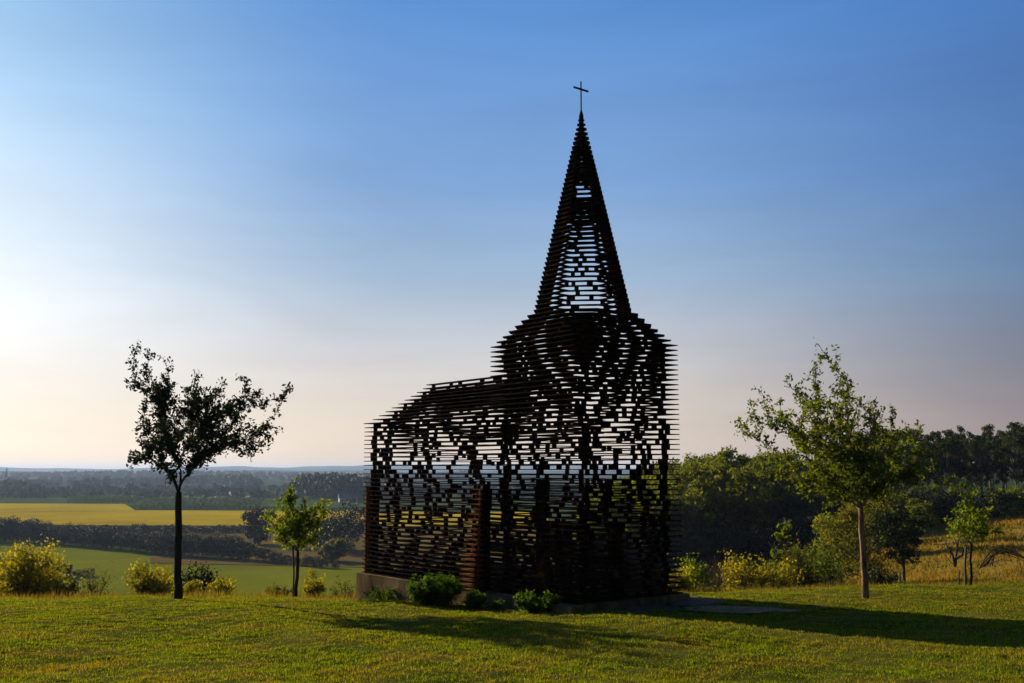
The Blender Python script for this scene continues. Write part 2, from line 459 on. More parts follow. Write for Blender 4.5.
def crown_tree(name, loc, H, W, trunk_h, seed, leafm, barkm, leaf, per=90, nclump=45, trunk_r=None, label=None, cat=None, group=None, shape='round', rclump=.17, branches=True):
    """tree made of an uneven crown of leaf clumps on limbs that reach them"""
    rg = np.random.default_rng(seed)
    root = empty(name, loc); tag(root, label, cat, group)
    tr_r = trunk_r or W * .022
    cz = (trunk_h + H) / 2; hz = (H - trunk_h) / 2
    cs = []; rs = []
    for i in range(nclump):
        while True:
            u = rg.uniform(-1, 1, 3); rr = np.linalg.norm(u)
            if .35 < rr < 1: break
        if shape == 'tall': taper = 1 - .35 * max(0, u[2])
        elif shape == 'cone': taper = 1 - .75 * (u[2] + 1) / 2
        else: taper = 1
        c = np.array([u[0] * W / 2 * taper, u[1] * W / 2 * taper, cz + u[2] * hz])
        cs.append(c * np.array([1, 1, 1])); rs.append(W * rclump * rg.uniform(.55, 1.25))
    mb = MB()
    lean = rg.normal(size=2) * W * .02
    top = np.array([lean[0], lean[1], trunk_h + hz * 1.3])
    TP = bez(np.array([0, 0, -.3]), np.array([0, 0, trunk_h]), top, 8)
    mb.tube(TP, np.linspace(tr_r * 1.25, tr_r * .25, 8), 7, wob=.05)
    mb.build('trunk', barkm, root, True)
    if branches:
        b2 = MB()
        for i in range(0, nclump, 2):
            q = TP[min(6, 3 + int(3 * (cs[i][2] - trunk_h) / (H - trunk_h + .01)))]
            b2.tube(bez(q, (q + cs[i]) / 2 + np.array([0, 0, -.04 * W]), cs[i], 5), np.linspace(tr_r * .35, tr_r * .06, 5), 4, cap=False)
        b2.build('branches', barkm, root, True)
    leaves('foliage', cloud_points(rg, cs, rs, per), leaf, leafm, root)
    return root

def shrub(name, loc, H, W, seed, leafm, barkm, leaf, n=1600, label=None, cat='bush', group=None, stems=14, sparse=1.0, hmin=.45):
    rg = np.random.default_rng(seed)
    root = empty(name, loc); tag(root, label, cat, group)
    mb = MB(); LC = []
    for i in range(stems):
        a = rg.uniform(0, 2 * math.pi); rr = rg.uniform(.1, 1) ** .6
        h = H * (1 - .38 * rr ** 2) * rg.uniform(hmin, 1.08)
        tip = np.array([math.cos(a) * W * .5 * rr, math.sin(a) * W * .5 * rr, h])
        b0 = np.array([math.cos(a) * W * .08, math.sin(a) * W * .08, -.1])
        P = bez(b0, b0 * .4 + tip * np.array([.35, .35, .6]), tip, 8) + rg.normal(size=(8, 3)) * .02 * H
        mb.tube(P, np.linspace(.012 * H + .004, .003, 8), 4, cap=False)
        for j in range(7):
            t = rg.integers(2, 7); q = P[t]; d = rg.normal(size=3) + np.array([0, 0, .5]); d /= np.linalg.norm(d)
            L1 = H * rg.uniform(.12, .28); e = q + d * L1
            e[2] = max(e[2], .05)
            mb.tube([q, (q + e) / 2 + rg.normal(size=3) * .02 * H, e], [.006, .004, .002], 3, cap=False)
            cnt = int(n / stems / 7)
            tt = rg.uniform(.1, 1.1, cnt)[:, None]
            LC.append(q + (e - q) * tt + rg.normal(size=(cnt, 3)) * H * .055 * sparse)
    mb.build('stems', barkm, root)
    C = np.concatenate(LC); C[:, 2] = np.maximum(C[:, 2], .03)
    leaves('foliage', C, leaf, leafm, root)
    return root

def copy_tree(src, loc, rz, sc, parent=None):
    c = src.copy(); COL.objects.link(c)
    c.location = loc; c.rotation_euler = (0, 0, rz); c.scale = sc
    for ch in src.children:
        d = ch.copy(); COL.objects.link(d); d.parent = c
    return c

# ------------------------------------------------------------------ the see-through church
CU = np.array([.62, -.785]); CU /= np.linalg.norm(CU)      # along the nave towards the tower
CV = np.array([-CU[1], CU[0]])                              # across the nave
CC = np.array([1.46, 20.2])
HL, HW = 1.30, 1.40
TH = .017; ST = .10
def W2(u, v): return CC + CU * u + CV * v

church = empty('church', (CC[0], CC[1], 0))
tag(church, 'see-through rusty steel chapel of stacked horizontal plates with pointed spire, standing on a concrete plinth', 'chapel')
def local(P):
    P = np.asarray(P, float).copy(); P[:, 0] -= CC[0]; P[:, 1] -= CC[1]; return P

def strip(mb, outer, inner, z, closed):
    n = len(outer); V = []; Fc = []
    for zz in (z, z + TH):
        for p in outer: q = W2(*p) - CC; V.append((q[0], q[1], zz))
        for p in inner: q = W2(*p) - CC; V.append((q[0], q[1], zz))
    m = n if closed else n - 1
    for i in range(m):
        j = (i + 1) % n
        if abs(outer[i][0] - outer[j][0]) + abs(outer[i][1] - outer[j][1]) < 1e-5: continue
        Fc += [(i, j, n + j, n + i)[::-1], (2 * n + i, 2 * n + j, 3 * n + j, 3 * n + i), (i, i + 2 * n, j + 2 * n, j)[::-1], (n + i, n + j, 3 * n + j, 3 * n + i)]
    if not closed:
        Fc += [(0, n, 3 * n, 2 * n), (n - 1, 2 * n - 1, 4 * n - 1, 3 * n - 1)[::-1]]
    mb.add(V, Fc)

def post(mb, u, v, z, s=.036, ax=None):
    q = W2(u, v) - CC
    mb.box(q, CU, CV, s * random.uniform(.85, 1.2), s * random.uniform(.85, 1.2), z + TH - .0005, z + ST + .0005)

def post_turned(mb, u, v, z, s=.04):
    q = W2(u, v) - CC; a = np.array([-.9, -.436]); b = np.array([.436, -.9])
    mb.box(q, a, b, s, s * 1.1, z + TH - .0005, z + ST + .0005)

def wave(s, k, ph): # slow change of the plate width along the wall and up the layers
    return .5 * math.sin(s * 2.1 + k * .13 + ph) + .5 * math.sin(s * 3.7 - k * .21 + ph * 2)

# --- nave : layers 0..34 wall, 35..45 roof ; an open U whose legs meet the tower
NV0, NV1, NU0, NU1 = -1.54, 1.80, -6.15, -HL - .006
NC = (NV0 + NV1) / 2; NH = (NV1 - NV0) / 2
def nave_loop(k):
    if k < 35: return NH, NU0
    if k == 35: return NH + .02, NU0 - .01
    f = (k - 35) / 10.0
    return max(.11, (NH - .06) * (1 - f) + .02), NU0 + .03 * (k - 35)
def nave_pts(k, wfun):
    hv, u0 = nave_loop(k); out = []; inn = []
    L1 = NU1 - u0; n1 = 26; n2 = 14
    seq = [(NU1 - L1 * i / n1, -1, i / n1 * L1) for i in range(n1)] + [(u0, -1 + 2 * i / n2, L1 + i / n2 * 2 * hv) for i in range(n2 + 1)] + [(u0 + L1 * i / n1, 1, L1 + 2 * hv + i / n1 * L1) for i in range(1, n1 + 1)]
    for (u, vv, s) in seq:
        w = min(wfun(s, u, vv), hv - .01 if hv > .02 else hv * .9)
        out.append((u, NC + vv * hv))
        iu = u0 + w + (u - u0) * (L1 - w) / L1
        inn.append((iu, NC + vv * (hv - w)))
    return out, inn
nw, nr = MB(), MB(); nwp, nrp = nw, nr; cpA, cpB = MB(), MB()
for k in range(0, 46):
    z = k * ST
    roof = k >= 35
    def wf(s, u, vv, k=k, roof=roof):
        b = (.52 if roof else .285) + .05 * wave(s, k, 1.0)
        if k < 8: b += .03 * (8 - k) / 2
        if 26 <= k < 35: b += .045 * (k - 25)
        if 31 <= k <= 37 and u > -1.95 and vv < 0: b += .5 * math.exp(-((k - 34) / 2.5) ** 2)
        if k < 21 and u > -1.75 and vv <= -1 + 1e-6: b += .18
        return b
    o_, i_ = nave_pts(k, wf)
    strip(nr if roof else nw, o_, i_, z, False)
# posts of the nave
def nave_post(mb, k, s):
    hv, u0 = nave_loop(k + 1 if k >= 35 else k); L1 = NU1 - u0; ins = .165 if k < 35 else .12
    hv -= ins; u0 += ins
    if s < L1: post(mb, NU1 - max(.07, min(L1 - .12, s)), NC - hv, k * ST)
    elif s < L1 + 2 * hv + 2 * ins:
        v = max(-hv, min(hv, -hv + (s - L1))); post(mb, u0, NC + v, k * ST)
    else:
        post(mb, u0 + max(.0, min(L1 - .12, s - L1 - 2 * hv)), NC + hv, k * ST)
SN = 4.85 * 2 + 2 * NH
walk = [dict(h=.25 + i * .66 + random.uniform(-.12, .12)) for i in range(int(SN / .66))]
for w_ in walk: w_['s'] = w_['h']
for k in range(0, 45):
    f = 1.0
    for w_ in walk:
        if random.random() < .72: w_['s'] += random.choice((-.09, .09, .17, -.17, .25, -.25))
        w_['s'] += (w_['h'] - w_['s']) * .16
        mb = nrp if k >= 35 else nwp
        if k < 35 or random.random() < .85:
            if k >= 35:
                hv, u0 = nave_loop(k + 1); L1 = NU1 - u0
                s = w_['s']
                if L1 < s < L1 + 2 * NH and (s - L1) > 2 * hv: continue
                if s > SN - L1: s = L1 + 2 * hv + (s - (SN - L1))
                nave_post(mb, k, s)
            else: nave_post(mb, k, w_['s'])
    for j in range(5 if k < 35 else 2): nave_post(nrp if k >= 35 else nwp, k, random.uniform(0, SN if k < 35 else 4.8))
    if k < 24:   # stacked corner posts
        nave_post(nwp, k, 4.70); nave_post(nwp, k, 4.60 if k % 3 else 4.5)
        L1 = NU1 - NU0
        post(nwp, NU0 + .165, NC - NH + .3, k * ST)
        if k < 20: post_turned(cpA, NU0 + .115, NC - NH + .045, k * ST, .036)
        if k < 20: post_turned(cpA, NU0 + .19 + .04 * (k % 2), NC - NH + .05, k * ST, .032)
    elif k < 35: nave_post(nwp, k, 4.60)
    if k < 21:   # solid pier beside the tower
        nn_ = 2 + (20 - k) // 5
        for q in range(nn_): nave_post(nwp, k, .10 + q * .085)
        for q in range(nn_):
            pass
        pe = .05 + .011 * (20 - k); ph_ = .15 + .006 * (20 - k); pu = NU1 - ph_ - .02
        mbx = W2(pu, NC - NH - pe / 2 - .001) - CC
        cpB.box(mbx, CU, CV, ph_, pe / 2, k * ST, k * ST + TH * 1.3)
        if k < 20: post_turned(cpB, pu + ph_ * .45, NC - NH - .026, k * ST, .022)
        if k % 4 != 1: post(nwp, pu - ph_ * .4, NC - NH + .02, k * ST)
        if 10 <= k < 20:
            for q in range(nn_, nn_ + 3 - (19 - k) // 4 + 1): post(nwp, NU1 - (.10 + q * .085), NC - NH + .34, k * ST)
nw.build('nave_wall', M['rust'], church); cpA.build('corner_posts', M['rust_sunlit'], church); cpB.build('pier_plates', M['rust_sunlit'], church)
nr.build('nave_roof', M['rust'], church)

# --- tower body 0..49, tower roof 50..55, spire 56..98
def tower_dims(k):
    if k <= 49: return HL, HW, 9.0
    if k <= 55:
        f = (k - 49) / 7.0
        return HL + (.98 - HL) * f, HW + (.98 - HW) * f, (HL + HW) / math.sqrt(2) + (.99 - (HL + HW) / math.sqrt(2)) * f
    f = (k - 56) / 42.0
    a = .985 * (1 - f) + .045 * f
    return a, a, a
def tower_verts(k):
    a, b, d = tower_dims(k); q = d * math.sqrt(2)
    y1 = min(b, q - a); x1 = min(a, q - b)
    return [(a, -y1), (a, y1), (x1, b), (-x1, b), (-a, y1), (-a, -y1), (-x1, -b), (x1, -b)]
def tower_loop(k, nper=9):
    V = tower_verts(k); pts = []
    for i in range(8):
        p, q = V[i], V[(i + 1) % 8]
        if math.hypot(p[0] - q[0], p[1] - q[1]) < 1e-4: continue
        for j in range(nper): pts.append((p[0] + (q[0] - p[0]) * j / nper, p[1] + (q[1] - p[1]) * j / nper))
    return pts
parts = {q: (b_, b_) for q, b_ in (('w', MB()), ('r', MB()), ('s', MB()))}
def sect(k): return 'w' if k <= 49 else ('r' if k <= 55 else 's')
for k in range(0, 99):
    a, b, d = tower_dims(k); L0 = tower_loop(k); inn = []
    if k <= 49: wb = .285 + (.03 * (8 - k) / 2 if k < 8 else 0) + .05 * max(0, min(1, (k - 33) / 6))
    elif k <= 55: wb = .27
    else: wb = .12
    if 76 <= k <= 79 : wb += .16
    if k > 89: wb = 2
    for (u, v) in L0:
        th = math.atan2(v, u)
        w = wb + (.045 if k < 56 else .02) * wave(th * 2, k, 2.2)
        # towards the near corner the plates of these layers are much deeper
        if 46 <= k <= 55:
            dth = (th + .85)
            w += .85 * math.exp(-(dth / .27) ** 2) * math.exp(-((k - 50.5) / 2.7) ** 2)
        if k < 34 and u < -HL + .01 and abs(v) < HW - .3: w = .13   # thin tie across the opening to the nave
        # edges of the spire facing sideways are deeper
        if k > 55: w += .17 * abs(math.sin(th + .74)) ** 5 + (.10 if k > 83 else 0)
        m_ = min(a, b); w = min(w, m_ * .92 if k <= 89 else m_ * .999)
        inn.append((u * (1 - w / a), v * (1 - w / b)))
    strip(parts[sect(k)][0], L0, inn, k * ST, True)
def tower_post(k, s, ins=None):
    ins = ins or (.165 if k < 49 else .10)
    """s: 0..1 round the outline"""
    V = tower_verts(min(98, k + 1)); segs = []
    a, b, d = tower_dims(min(98, k + 1))
    V = [(x * max(.05, 1 - ins / a), y * max(.05, 1 - ins / b)) for x, y in V]
    P = 0
    for i in range(8):
        l = math.hypot(V[i][0] - V[(i + 1) % 8][0], V[i][1] - V[(i + 1) % 8][1]); segs.append(l); P += l
    t = (s % 1.0) * P
    for i in range(8):
        if t <= segs[i] and segs[i] > 0:
            f = t / segs[i]; p, q = V[i], V[(i + 1) % 8]
            if k < 33 and p[0] + (q[0] - p[0]) * f < -HL * .8 and abs(p[1] + (q[1] - p[1]) * f) < HW * .75: return
            post(parts[sect(k)][1], p[0] + (q[0] - p[0]) * f, p[1] + (q[1] - p[1]) * f, k * ST, .036 if k < 56 else .032); return
        t -= segs[i]
tw = [dict(h=(i + .5) / 14 + random.uniform(-.01, .01)) for i in range(14)]
for w_ in tw: w_['s'] = w_['h']
for k in range(0, 98):
    a, b, d = tower_dims(k); per = 2 * math.pi * a
    use = tw if k < 56 else tw[::2 if k < 80 else 4]
    for w_ in use:
        if random.random() < .75: w_['s'] += random.choice((-.10, .10, .17, -.17, .26, -.26)) / (11 if k < 56 else 8)
        w_['s'] += (w_['h'] - w_['s']) * .22
        if random.random() < (.95 if k < 56 else .7): tower_post(k, w_['s'])
    for j in range(3 if k < 50 else (1 if k > 60 else 2)): tower_post(k, random.random())
    if k < 50:   # four corner stacks
        for cu, cv in ((1, 1), (1, -1), (-1, 1), (-1, -1)):
            off = .28 if (k // 2) % 3 else .36
            if k < 22 or random.random() < .8: post(parts['w'][1], cu * (HL - .165), cv * (HW - off), k * ST)
    if k < 22:   # solid jambs either side of the doorway
        for q in range(3 + (21 - k) // 8): post(parts['w'][1], .10 + q * .085, -HW + .105, k * ST)
    if k < 14:
        for q in range(4): post(parts['w'][1], HL - .105, -.45 + q * .085, k * ST)
        for q in range(5): post(parts['w'][1], .5 + q * .085 , -HW + .24, k * ST)
if True:
    a = parts['w'][0].build('tower_wall', M['rust'], church)
    a = parts['r'][0].build('tower_roof', M['rust'], church)
    a = parts['s'][0].build('spire', M['rust'], church)
# cross
cr = MB(); q0 = np.zeros(2)
cr.tube([(0, 0, 9.80), (0, 0, 9.86), (0, 0, 9.93)], [.05, .035, .017], 8)
cr.tube([(0, 0, 9.93), (0, 0, 10.56)], .015, 8)
crossp = cr.build('cross', M['iron'], church, False)
cb = MB(); cb.box((0, 0), CV, CU, .205, .017, 10.375, 10.405); cb.build('cross_bar', M['iron'], crossp)
# plinth : two blocks butted end to end
def polyprism(name, pts, ztop, zbotfun, mat, parent, n=14, rough=.012):
    V = []; Fc = []
    P = []
    for i in range(len(pts)):
        a, b = np.array(pts[i]), np.array(pts[(i + 1) % len(pts)])
        for j in range(n): P.append(a + (b - a) * j / n)
    m_ = len(P)
    for p in P:
        w = W2(*p); zb = float(T(*w)) - .35
        V.append((w[0] - CC[0], w[1] - CC[1], zb))
    for p in P:
        w = W2(*p); V.append((w[0] - CC[0] + random.uniform(-rough, rough), w[1] - CC[1] + random.uniform(-rough, rough), ztop + random.uniform(-.006, 0)))
    for i in range(m_): j = (i + 1) % m_; Fc.append((i, j, m_ + j, m_ + i))
    Fc.append(tuple(range(m_, 2 * m_)))
    return meshobj(name, V, Fc, mat, parent)
e = .09
pl = [(NU0 - e, NV0 - e), (HL + .02, NV0 - e), (HL + .02, -HW - e - .01), (HL + e, -HW - e - .01), (HL + e, HW + e), (NU1 + .1, HW + e), (NU1 + .1, NV1 + e), (NU0 - e, NV1 + e)]
pl = [(NU0 - e, NV0 - e), (HL + e, NV0 - e), (HL + e, HW + e), (NU1 + .1, HW + e), (NU1 + .1, NV1 + e), (NU0 - e, NV1 + e)]
polyprism('plinth', pl, -.006, None, M['concrete'], church)

# slabs at the foot of the tower
def slab(u, v, hu, hv, top, rz, label):
    w = W2(u, v); mb = MB(); pts = []
    n = 12
    for i in range(n):
        a = 2 * math.pi * i / n
        c_, s_ = math.cos(a), math.sin(a)
        x = hu * math.copysign(abs(c_) ** .45, c_) * random.uniform(.94, 1.04); y = hv * math.copysign(abs(s_) ** .45, s_) * random.uniform(.94, 1.04)
        pts.append((x, y))
    zb = float(T(*w)) - .1 - 0
    V = [(x, y, -.12) for x, y in pts] + [(x, y, top) for x, y in pts] + [(x * .96, y * .96, top + .012) for x, y in pts]
    Fc = [(i, (i + 1) % n, n + (i + 1) % n, n + i) for i in range(n)] + [(n + i, n + (i + 1) % n, 2 * n + (i + 1) % n, 2 * n + i) for i in range(n)] + [tuple(range(2 * n, 3 * n))]
    o = meshobj('stone_slab', V, Fc, M['slab']); o.location = (w[0], w[1], float(T(*w))); o.rotation_euler = (0, 0, rz)
    tag(o, label, 'slab', 'slabs at the foot of the tower')
aCU = math.atan2(CU[1], CU[0])
slab(HL + .66, -.35, .42, .75, .04, aCU + .05, 'grey slab against the middle of the shaded tower base')
slab(HL + .62, 1.10, .36, .62, .07, aCU - .08, 'grey slab by the right corner of the tower, raised above its neighbours')
slab(HL + 1.30, .75, .26, .42, .03, aCU + .2, 'low outer slab lying where the dirt path begins')
slab(.45, HW + .75, .45, .38, .05, aCU + .1, 'slab beyond the right corner of the tower, next to the lawn')

# ------------------------------------------------------------------ dirt path
def blob(name, c, rx, ry, rot, mat, dz, n=40, rings=8, seed=3):
    rg = np.random.default_rng(seed); ph = rg.uniform(0, 6, 5)
    V = [(c[0], c[1], float(T(c[0], c[1])) + dz)]; Fc = []
    for r in range(1, rings + 1):
        for i in range(n):
            a = 2 * math.pi * i / n
            k = 1 + .12 * math.sin(3 * a + ph[0]) + .08 * math.sin(5 * a + ph[1]) + .05 * math.sin(9 * a + ph[2])
            x = rx * k * math.cos(a) * r / rings; y = ry * k * math.sin(a) * r / rings
            X = c[0] + x * math.cos(rot) - y * math.sin(rot); Y = c[1] + x * math.sin(rot) + y * math.cos(rot)
            V.append((X, Y, float(T(X, Y)) + dz))
    for i in range(n):
        j = (i + 1) % n; Fc.append((0, 1 + i, 1 + j))
        for r in range(rings - 1): Fc.append((1 + r * n + i, 1 + (r + 1) * n + i, 1 + (r + 1) * n + j, 1 + r * n + j))
    o = meshobj(name, V, Fc, mat, None, True); tag(o, kind='structure'); return o
PATH = ((3.95, 18.15), 1.05, .42, R(-34))
blob('dirt_path', *PATH, M['dirt'], .055)

# ------------------------------------------------------------------ lawn grass
def in_church(X, Y, g=.12):
    u = (X - CC[0]) * CU[0] + (Y - CC[1]) * CU[1]; v = (X - CC[0]) * CV[0] + (Y - CC[1]) * CV[1]
    return (u > NU0 - e - g) & (u < HL + e + g) & (v > NV0 - e - g) & (v < NV1 + e + g)
def in_path(X, Y, k=1.0):
    (cx, cy), rx, ry, rot = PATH
    x = (X - cx) * math.cos(rot) + (Y - cy) * math.sin(rot); y = -(X - cx) * math.sin(rot) + (Y - cy) * math.cos(rot)
    return (x / rx / k) ** 2 + (y / ry / k) ** 2 < 1

def blades(name, X, Y, h, w, mat, lean=.5, label=None, cat=None, relief=False):
    n = len(X); Z = T(X, Y) + ((LAWN_DZ + micro(X, Y)) * sstep(31, 29, Y) if relief else 0)
    a = RNG.uniform(0, 2 * math.pi, n); dx, dy = np.cos(a), np.sin(a)
    la = RNG.uniform(0, 2 * math.pi, n); ll = RNG.uniform(.1, 1, n) * lean * h
    b0 = np.stack([X - dx * w, Y - dy * w, Z - .01], 1); b1 = np.stack([X + dx * w, Y + dy * w, Z - .01], 1)
    t = np.stack([X + np.cos(la) * ll, Y + np.sin(la) * ll, Z + h], 1)
    V = np.stack([b0, b1, t], 1).reshape(-1, 3)
    o = meshobj(name, V, np.arange(3 * n).reshape(n, 3), mat)
    tag(o, label, cat, kind='stuff'); return o

def patch(X, Y):
    return np.sin(X * 1.7 + 2 * np.sin(Y * .9)) * np.sin(Y * 1.3 + 1.5 * np.sin(X * .8 + 1)) + .5 * np.sin(X * 4.1 + Y * 2.2) * np.sin(Y * 5.3 - X)
n = 640000
Y = 8.6 + (RNG.uniform(0, 1, n) ** 1.15) * 19.5; X = RNG.uniform(-1, 1, n) * (.56 * Y + .8)
cl = RNG.normal(size=(n, 2)) * .03
gx = np.round(X / .13) * .13; gy = np.round(Y / .13) * .13
jit = np.sin(gx * 127.1 + gy * 311.7) * 43758.5453; jit -= np.floor(jit)
jit2 = np.sin(gx * 269.5 + gy * 183.3) * 43758.5453; jit2 -= np.floor(jit2)
tuft = RNG.uniform(0, 1, n) < .55
tuft = tuft & (jit2 < .7)
X = np.where(tuft, gx + (jit - .5) * .13 + cl[:, 0], X); Y = np.where(tuft, gy + (jit2 - .5) * .13 + cl[:, 1], Y)
p_ = patch(X, Y)
keep = ~in_church(X, Y, -.02) & ~(in_path(X, Y, .6 + .55 * jit) & (RNG.uniform(0, 1, n) < .72)) & (RNG.uniform(-1.6, .6, n) < p_ + .5)
X, Y, p_, tuft, jit = X[keep], Y[keep], p_[keep], tuft[keep], jit[keep]
h = RNG.uniform(.010, .028, len(X)) * (1 + .35 * p_) * np.where(tuft, .7 + 1.5 * jit, 1)
blades('grass', X, Y, h * .9, .0038 + .00022 * Y, M['grass'], .9, 'short sunlit grass covering the hilltop lawn', 'grass', True)

# dry tall grass along the brow of the hill
n = 60000
Y = RNG.uniform(23.8, 36, n); X = RNG.uniform(-1, 1, n) * (.58 * Y + 1)
Y = Y + .2 * np.clip(X, 0, 14)
cl = patch(X * 1.3, Y * 1.2)
keep = ~in_church(X, Y, .1) & (RNG.uniform(-1.2, 1, n) < cl + .3) & ~((Y < 25.2 + .2 * np.clip(X, 0, 14)) & (RNG.uniform(0, 1, n) < .7))
X, Y, cl = X[keep], Y[keep], cl[keep]
h = RNG.uniform(.08, .26, len(X)) * (1 + .3 * cl) * np.where(Y < 26, .55, 1) * (1 - .45 * sstep(2, 6, X))
blades('tall_grass', X, Y, h, .010, M['tallgrass'], .5, 'dry reddish tall grass along the brow of the hill', 'tall grass', True)
# rough meadow grass beyond
n = 150000
Y = 34 + RNG.uniform(0, 1, n) ** 1.4 * 120; X = Y * RNG.uniform(.17, .60, n)
cl = patch(X * .3, Y * .3)
keep = RNG.uniform(-1.5, 1, n) < cl + .4
X, Y, cl = X[keep], Y[keep], cl[keep]
h = RNG.uniform(.12, .42, len(X)) * (1 + .3 * cl)
blades('meadow_grass', X, Y, h, .012 + .0007 * Y, M['meadowgrass'], .6, 'dry golden meadow grass on the slope in front of the wood', 'meadow grass')

# ------------------------------------------------------------------ near trees
def pts_at(lst, Y, dep):
    rg = np.random.default_rng(int(Y * 100))
    return [at(x, y, Y + (d if d is not None else rg.uniform(-dep, dep))) for (x, y, d) in lst]
bL = hit(178, 601)
tipsL = [(138, 345, 0), (150, 350, .5), (130, 386, -.2), (143, 405, .3), (155, 425, -.4), (129, 455, .3), (160, 462, -.8), (184, 392, .8), (175, 410, -1.0), (196, 372, 0), (205, 395, -.6), (212, 410, .9),
         (226, 382, .3), (245, 378, -.3), (240, 400, 1.0), (262, 394, .3), (268, 404, -.7), (289, 385, 0), (284, 398, .5), (268, 430, .1), (258, 437, .8), (248, 455, -.3), (228, 430, -1.1), (215, 450, .9), (232, 412, .2), (190, 432, 1.2), (200, 440, -1.3), (275, 432, -.5), (222, 398, -.2), (145, 440, .9), (165, 395, .6), (170, 385, .2), (186, 402, -.5), (152, 445, -.3), (140, 425, .2), (240, 445, .3), (135, 460, 0)]
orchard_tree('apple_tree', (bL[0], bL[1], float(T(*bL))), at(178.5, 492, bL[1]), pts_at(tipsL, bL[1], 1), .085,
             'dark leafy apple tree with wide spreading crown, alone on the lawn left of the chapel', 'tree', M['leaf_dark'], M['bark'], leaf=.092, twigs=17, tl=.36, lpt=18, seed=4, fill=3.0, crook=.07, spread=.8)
bR = hit(866, 600)
tipsR = [(822, 348, 0), (830, 365, .3), (812, 372, -.4), (737, 418, .1), (742, 432, .5), (762, 394, 0), (752, 405, -.5), (785, 382, .2), (778, 400, .6), (770, 425, -.3), (800, 395, .9), (845, 375, .2), (836, 392, -.8),
         (857, 398, .7), (872, 400, -.2), (893, 408, .2), (884, 420, 1.1), (905, 425, -.4), (925, 430, .6), (915, 450, -.3), (932, 470, 0), (905, 480, .8), (918, 492, -.2), (880, 470, -1.3), (885, 492, .5), (860, 440, 1.6), (850, 430, -1.6),
         (820, 430, 1.2), (815, 450, -1.2), (795, 440, .3), (780, 455, .8), (772, 470, 0), (790, 480, -.6), (800, 492, .3), (812, 485, 1.0), (825, 470, -1.2), (830, 495, .2), (845, 480, 1.5), (838, 455, .2), (868, 455, .2), (893, 450, .1), (805, 415, -.3)]
orchard_tree('apple_tree', (bR[0], bR[1], float(T(*bR))), at(860.5, 508, bR[1]), pts_at(tipsR, bR[1], 1), .064,
             'tall green apple tree with pale leaning trunk on the lawn right of the chapel', 'tree', M['leaf_green'], M['bark_pale'], leaf=.085, twigs=16, tl=.42, lpt=17, seed=5, fill=3.0)
bS = ground_at(296, 24.2)[:2]
tipsS = [(297, 478, 0), (290, 492, .3), (303, 498, -.3), (279, 500, 0), (270, 512, .4), (262, 516, -.2), (266, 530, .3), (275, 540, -.3), (318, 505, .3), (330, 500, 0), (327, 515, -.4), (310, 520, .5), (315, 535, .2), (287, 520, .6), (300, 515, -.6), (285, 535, -.5), (304, 543, .4), (282, 546, .3)]
orchard_tree('young_tree', (bS[0], bS[1], float(T(*bS))), at(298, 552, bS[1]), pts_at(tipsS, bS[1], .6), .042,
             'small bright green young tree tied to a stake left of the plinth', 'tree', M['leaf_bright'], M['bark'], leaf=.085, twigs=18, tl=.34, lpt=15, seed=8, fill=3.4, spread=.7)
bQ = ground_at(971, 26.3)[:2]
tipsQ = [(968, 489, 0), (958, 496, .3), (950, 505, -.3), (975, 492, .3), (985, 510, 0), (994, 508, .3), (1003, 533, 0), (948, 520, .2), (953, 532, -.4), (985, 525, .5), (962, 512, -.6), (972, 515, .6), (990, 528, -.3), (965, 530, .3), (978, 535, -.2)]
orchard_tree('young_tree', (bQ[0], bQ[1], float(T(*bQ))), at(971, 545, bQ[1]), pts_at(tipsQ, bQ[1], .6), .035,
             'small yellow-green young tree beside a stake at the right edge of the lawn', 'tree', M['leaf_bright'], M['bark'], leaf=.09, twigs=14, tl=.32, lpt=14, seed=9, fill=2.6, spread=.7)

def stake(x, ytop, ybase, r, label):
    b = ground_at(x, ybase)[:2]; z0 = float(T(*b)); t = at(x, ytop, b[1])
    mb = MB(); hh = t[2] - z0
    mb.tube([(0, 0, -.2), (.005, 0, hh * .5), (t[0] - b[0], 0, hh - .02), (t[0] - b[0], 0, hh)], [r, r * .97, r * .95, r * .7], 8, wob=.06)
    o = mb.build('stake', M['stake'], None, True); o.location = (b[0], b[1], z0)
    tag(o, label, 'stake', 'wooden stakes')
stake(293, 546, 24.4, .022, 'wooden stake propping the small green tree left of the plinth')
stake(966, 546, 26.2, .03, 'tall wooden stake against the small tree on the right')
stake(959, 571, 26.8, .022, 'short pale stake standing left of the small tree on the right')
stake(900, 573, 30, .03, 'short dark post beside the round dark bush behind the right apple tree')

# ------------------------------------------------------------------ bushes along the brow (left)
def bush_px(name, x, ytop, wpx, Y, seed, lm, leaf, n, label, stems=16, sparse=1, bark='deadwood', cat='bush', group=None, sink=0):
    g = ground_at(x, Y); t = at(x, ytop, Y)
    return shrub(name, (g[0], g[1], g[2] - sink), max(.2, t[2] - g[2]), wpx / F_PX * Y, seed, M[lm], M[bark], leaf * .98, int(n * .95), label, cat, group, int(stems * 1.25), sparse * 1.25)
GB = 'bushes along the brow of the hill'
bush_px('bush', 27, 541, 84, 31, 21, 'leaf_yellow', .11, 7500, 'large bush at the left edge, yellow on top and green below', 34, 1.0, group=GB)
bush_px('bush', -12, 552, 50, 33, 47, 'leaf_olive', .11, 3500, 'olive bush cut off by the left edge of the photo', 24, 1.0, group=GB)
bush_px('sapling', 97, 556, 30, 30, 22, 'leaf_olive', .08, 420, 'thin half-bare sapling between the large bush and the yellow bush', 9, 1.2, cat='sapling')
bush_px('bush', 66, 578, 34, 29, 48, 'leaf_olive', .09, 1300, 'low olive shrub trailing right from the large yellow-topped bush', 14, 1.0, group=GB)
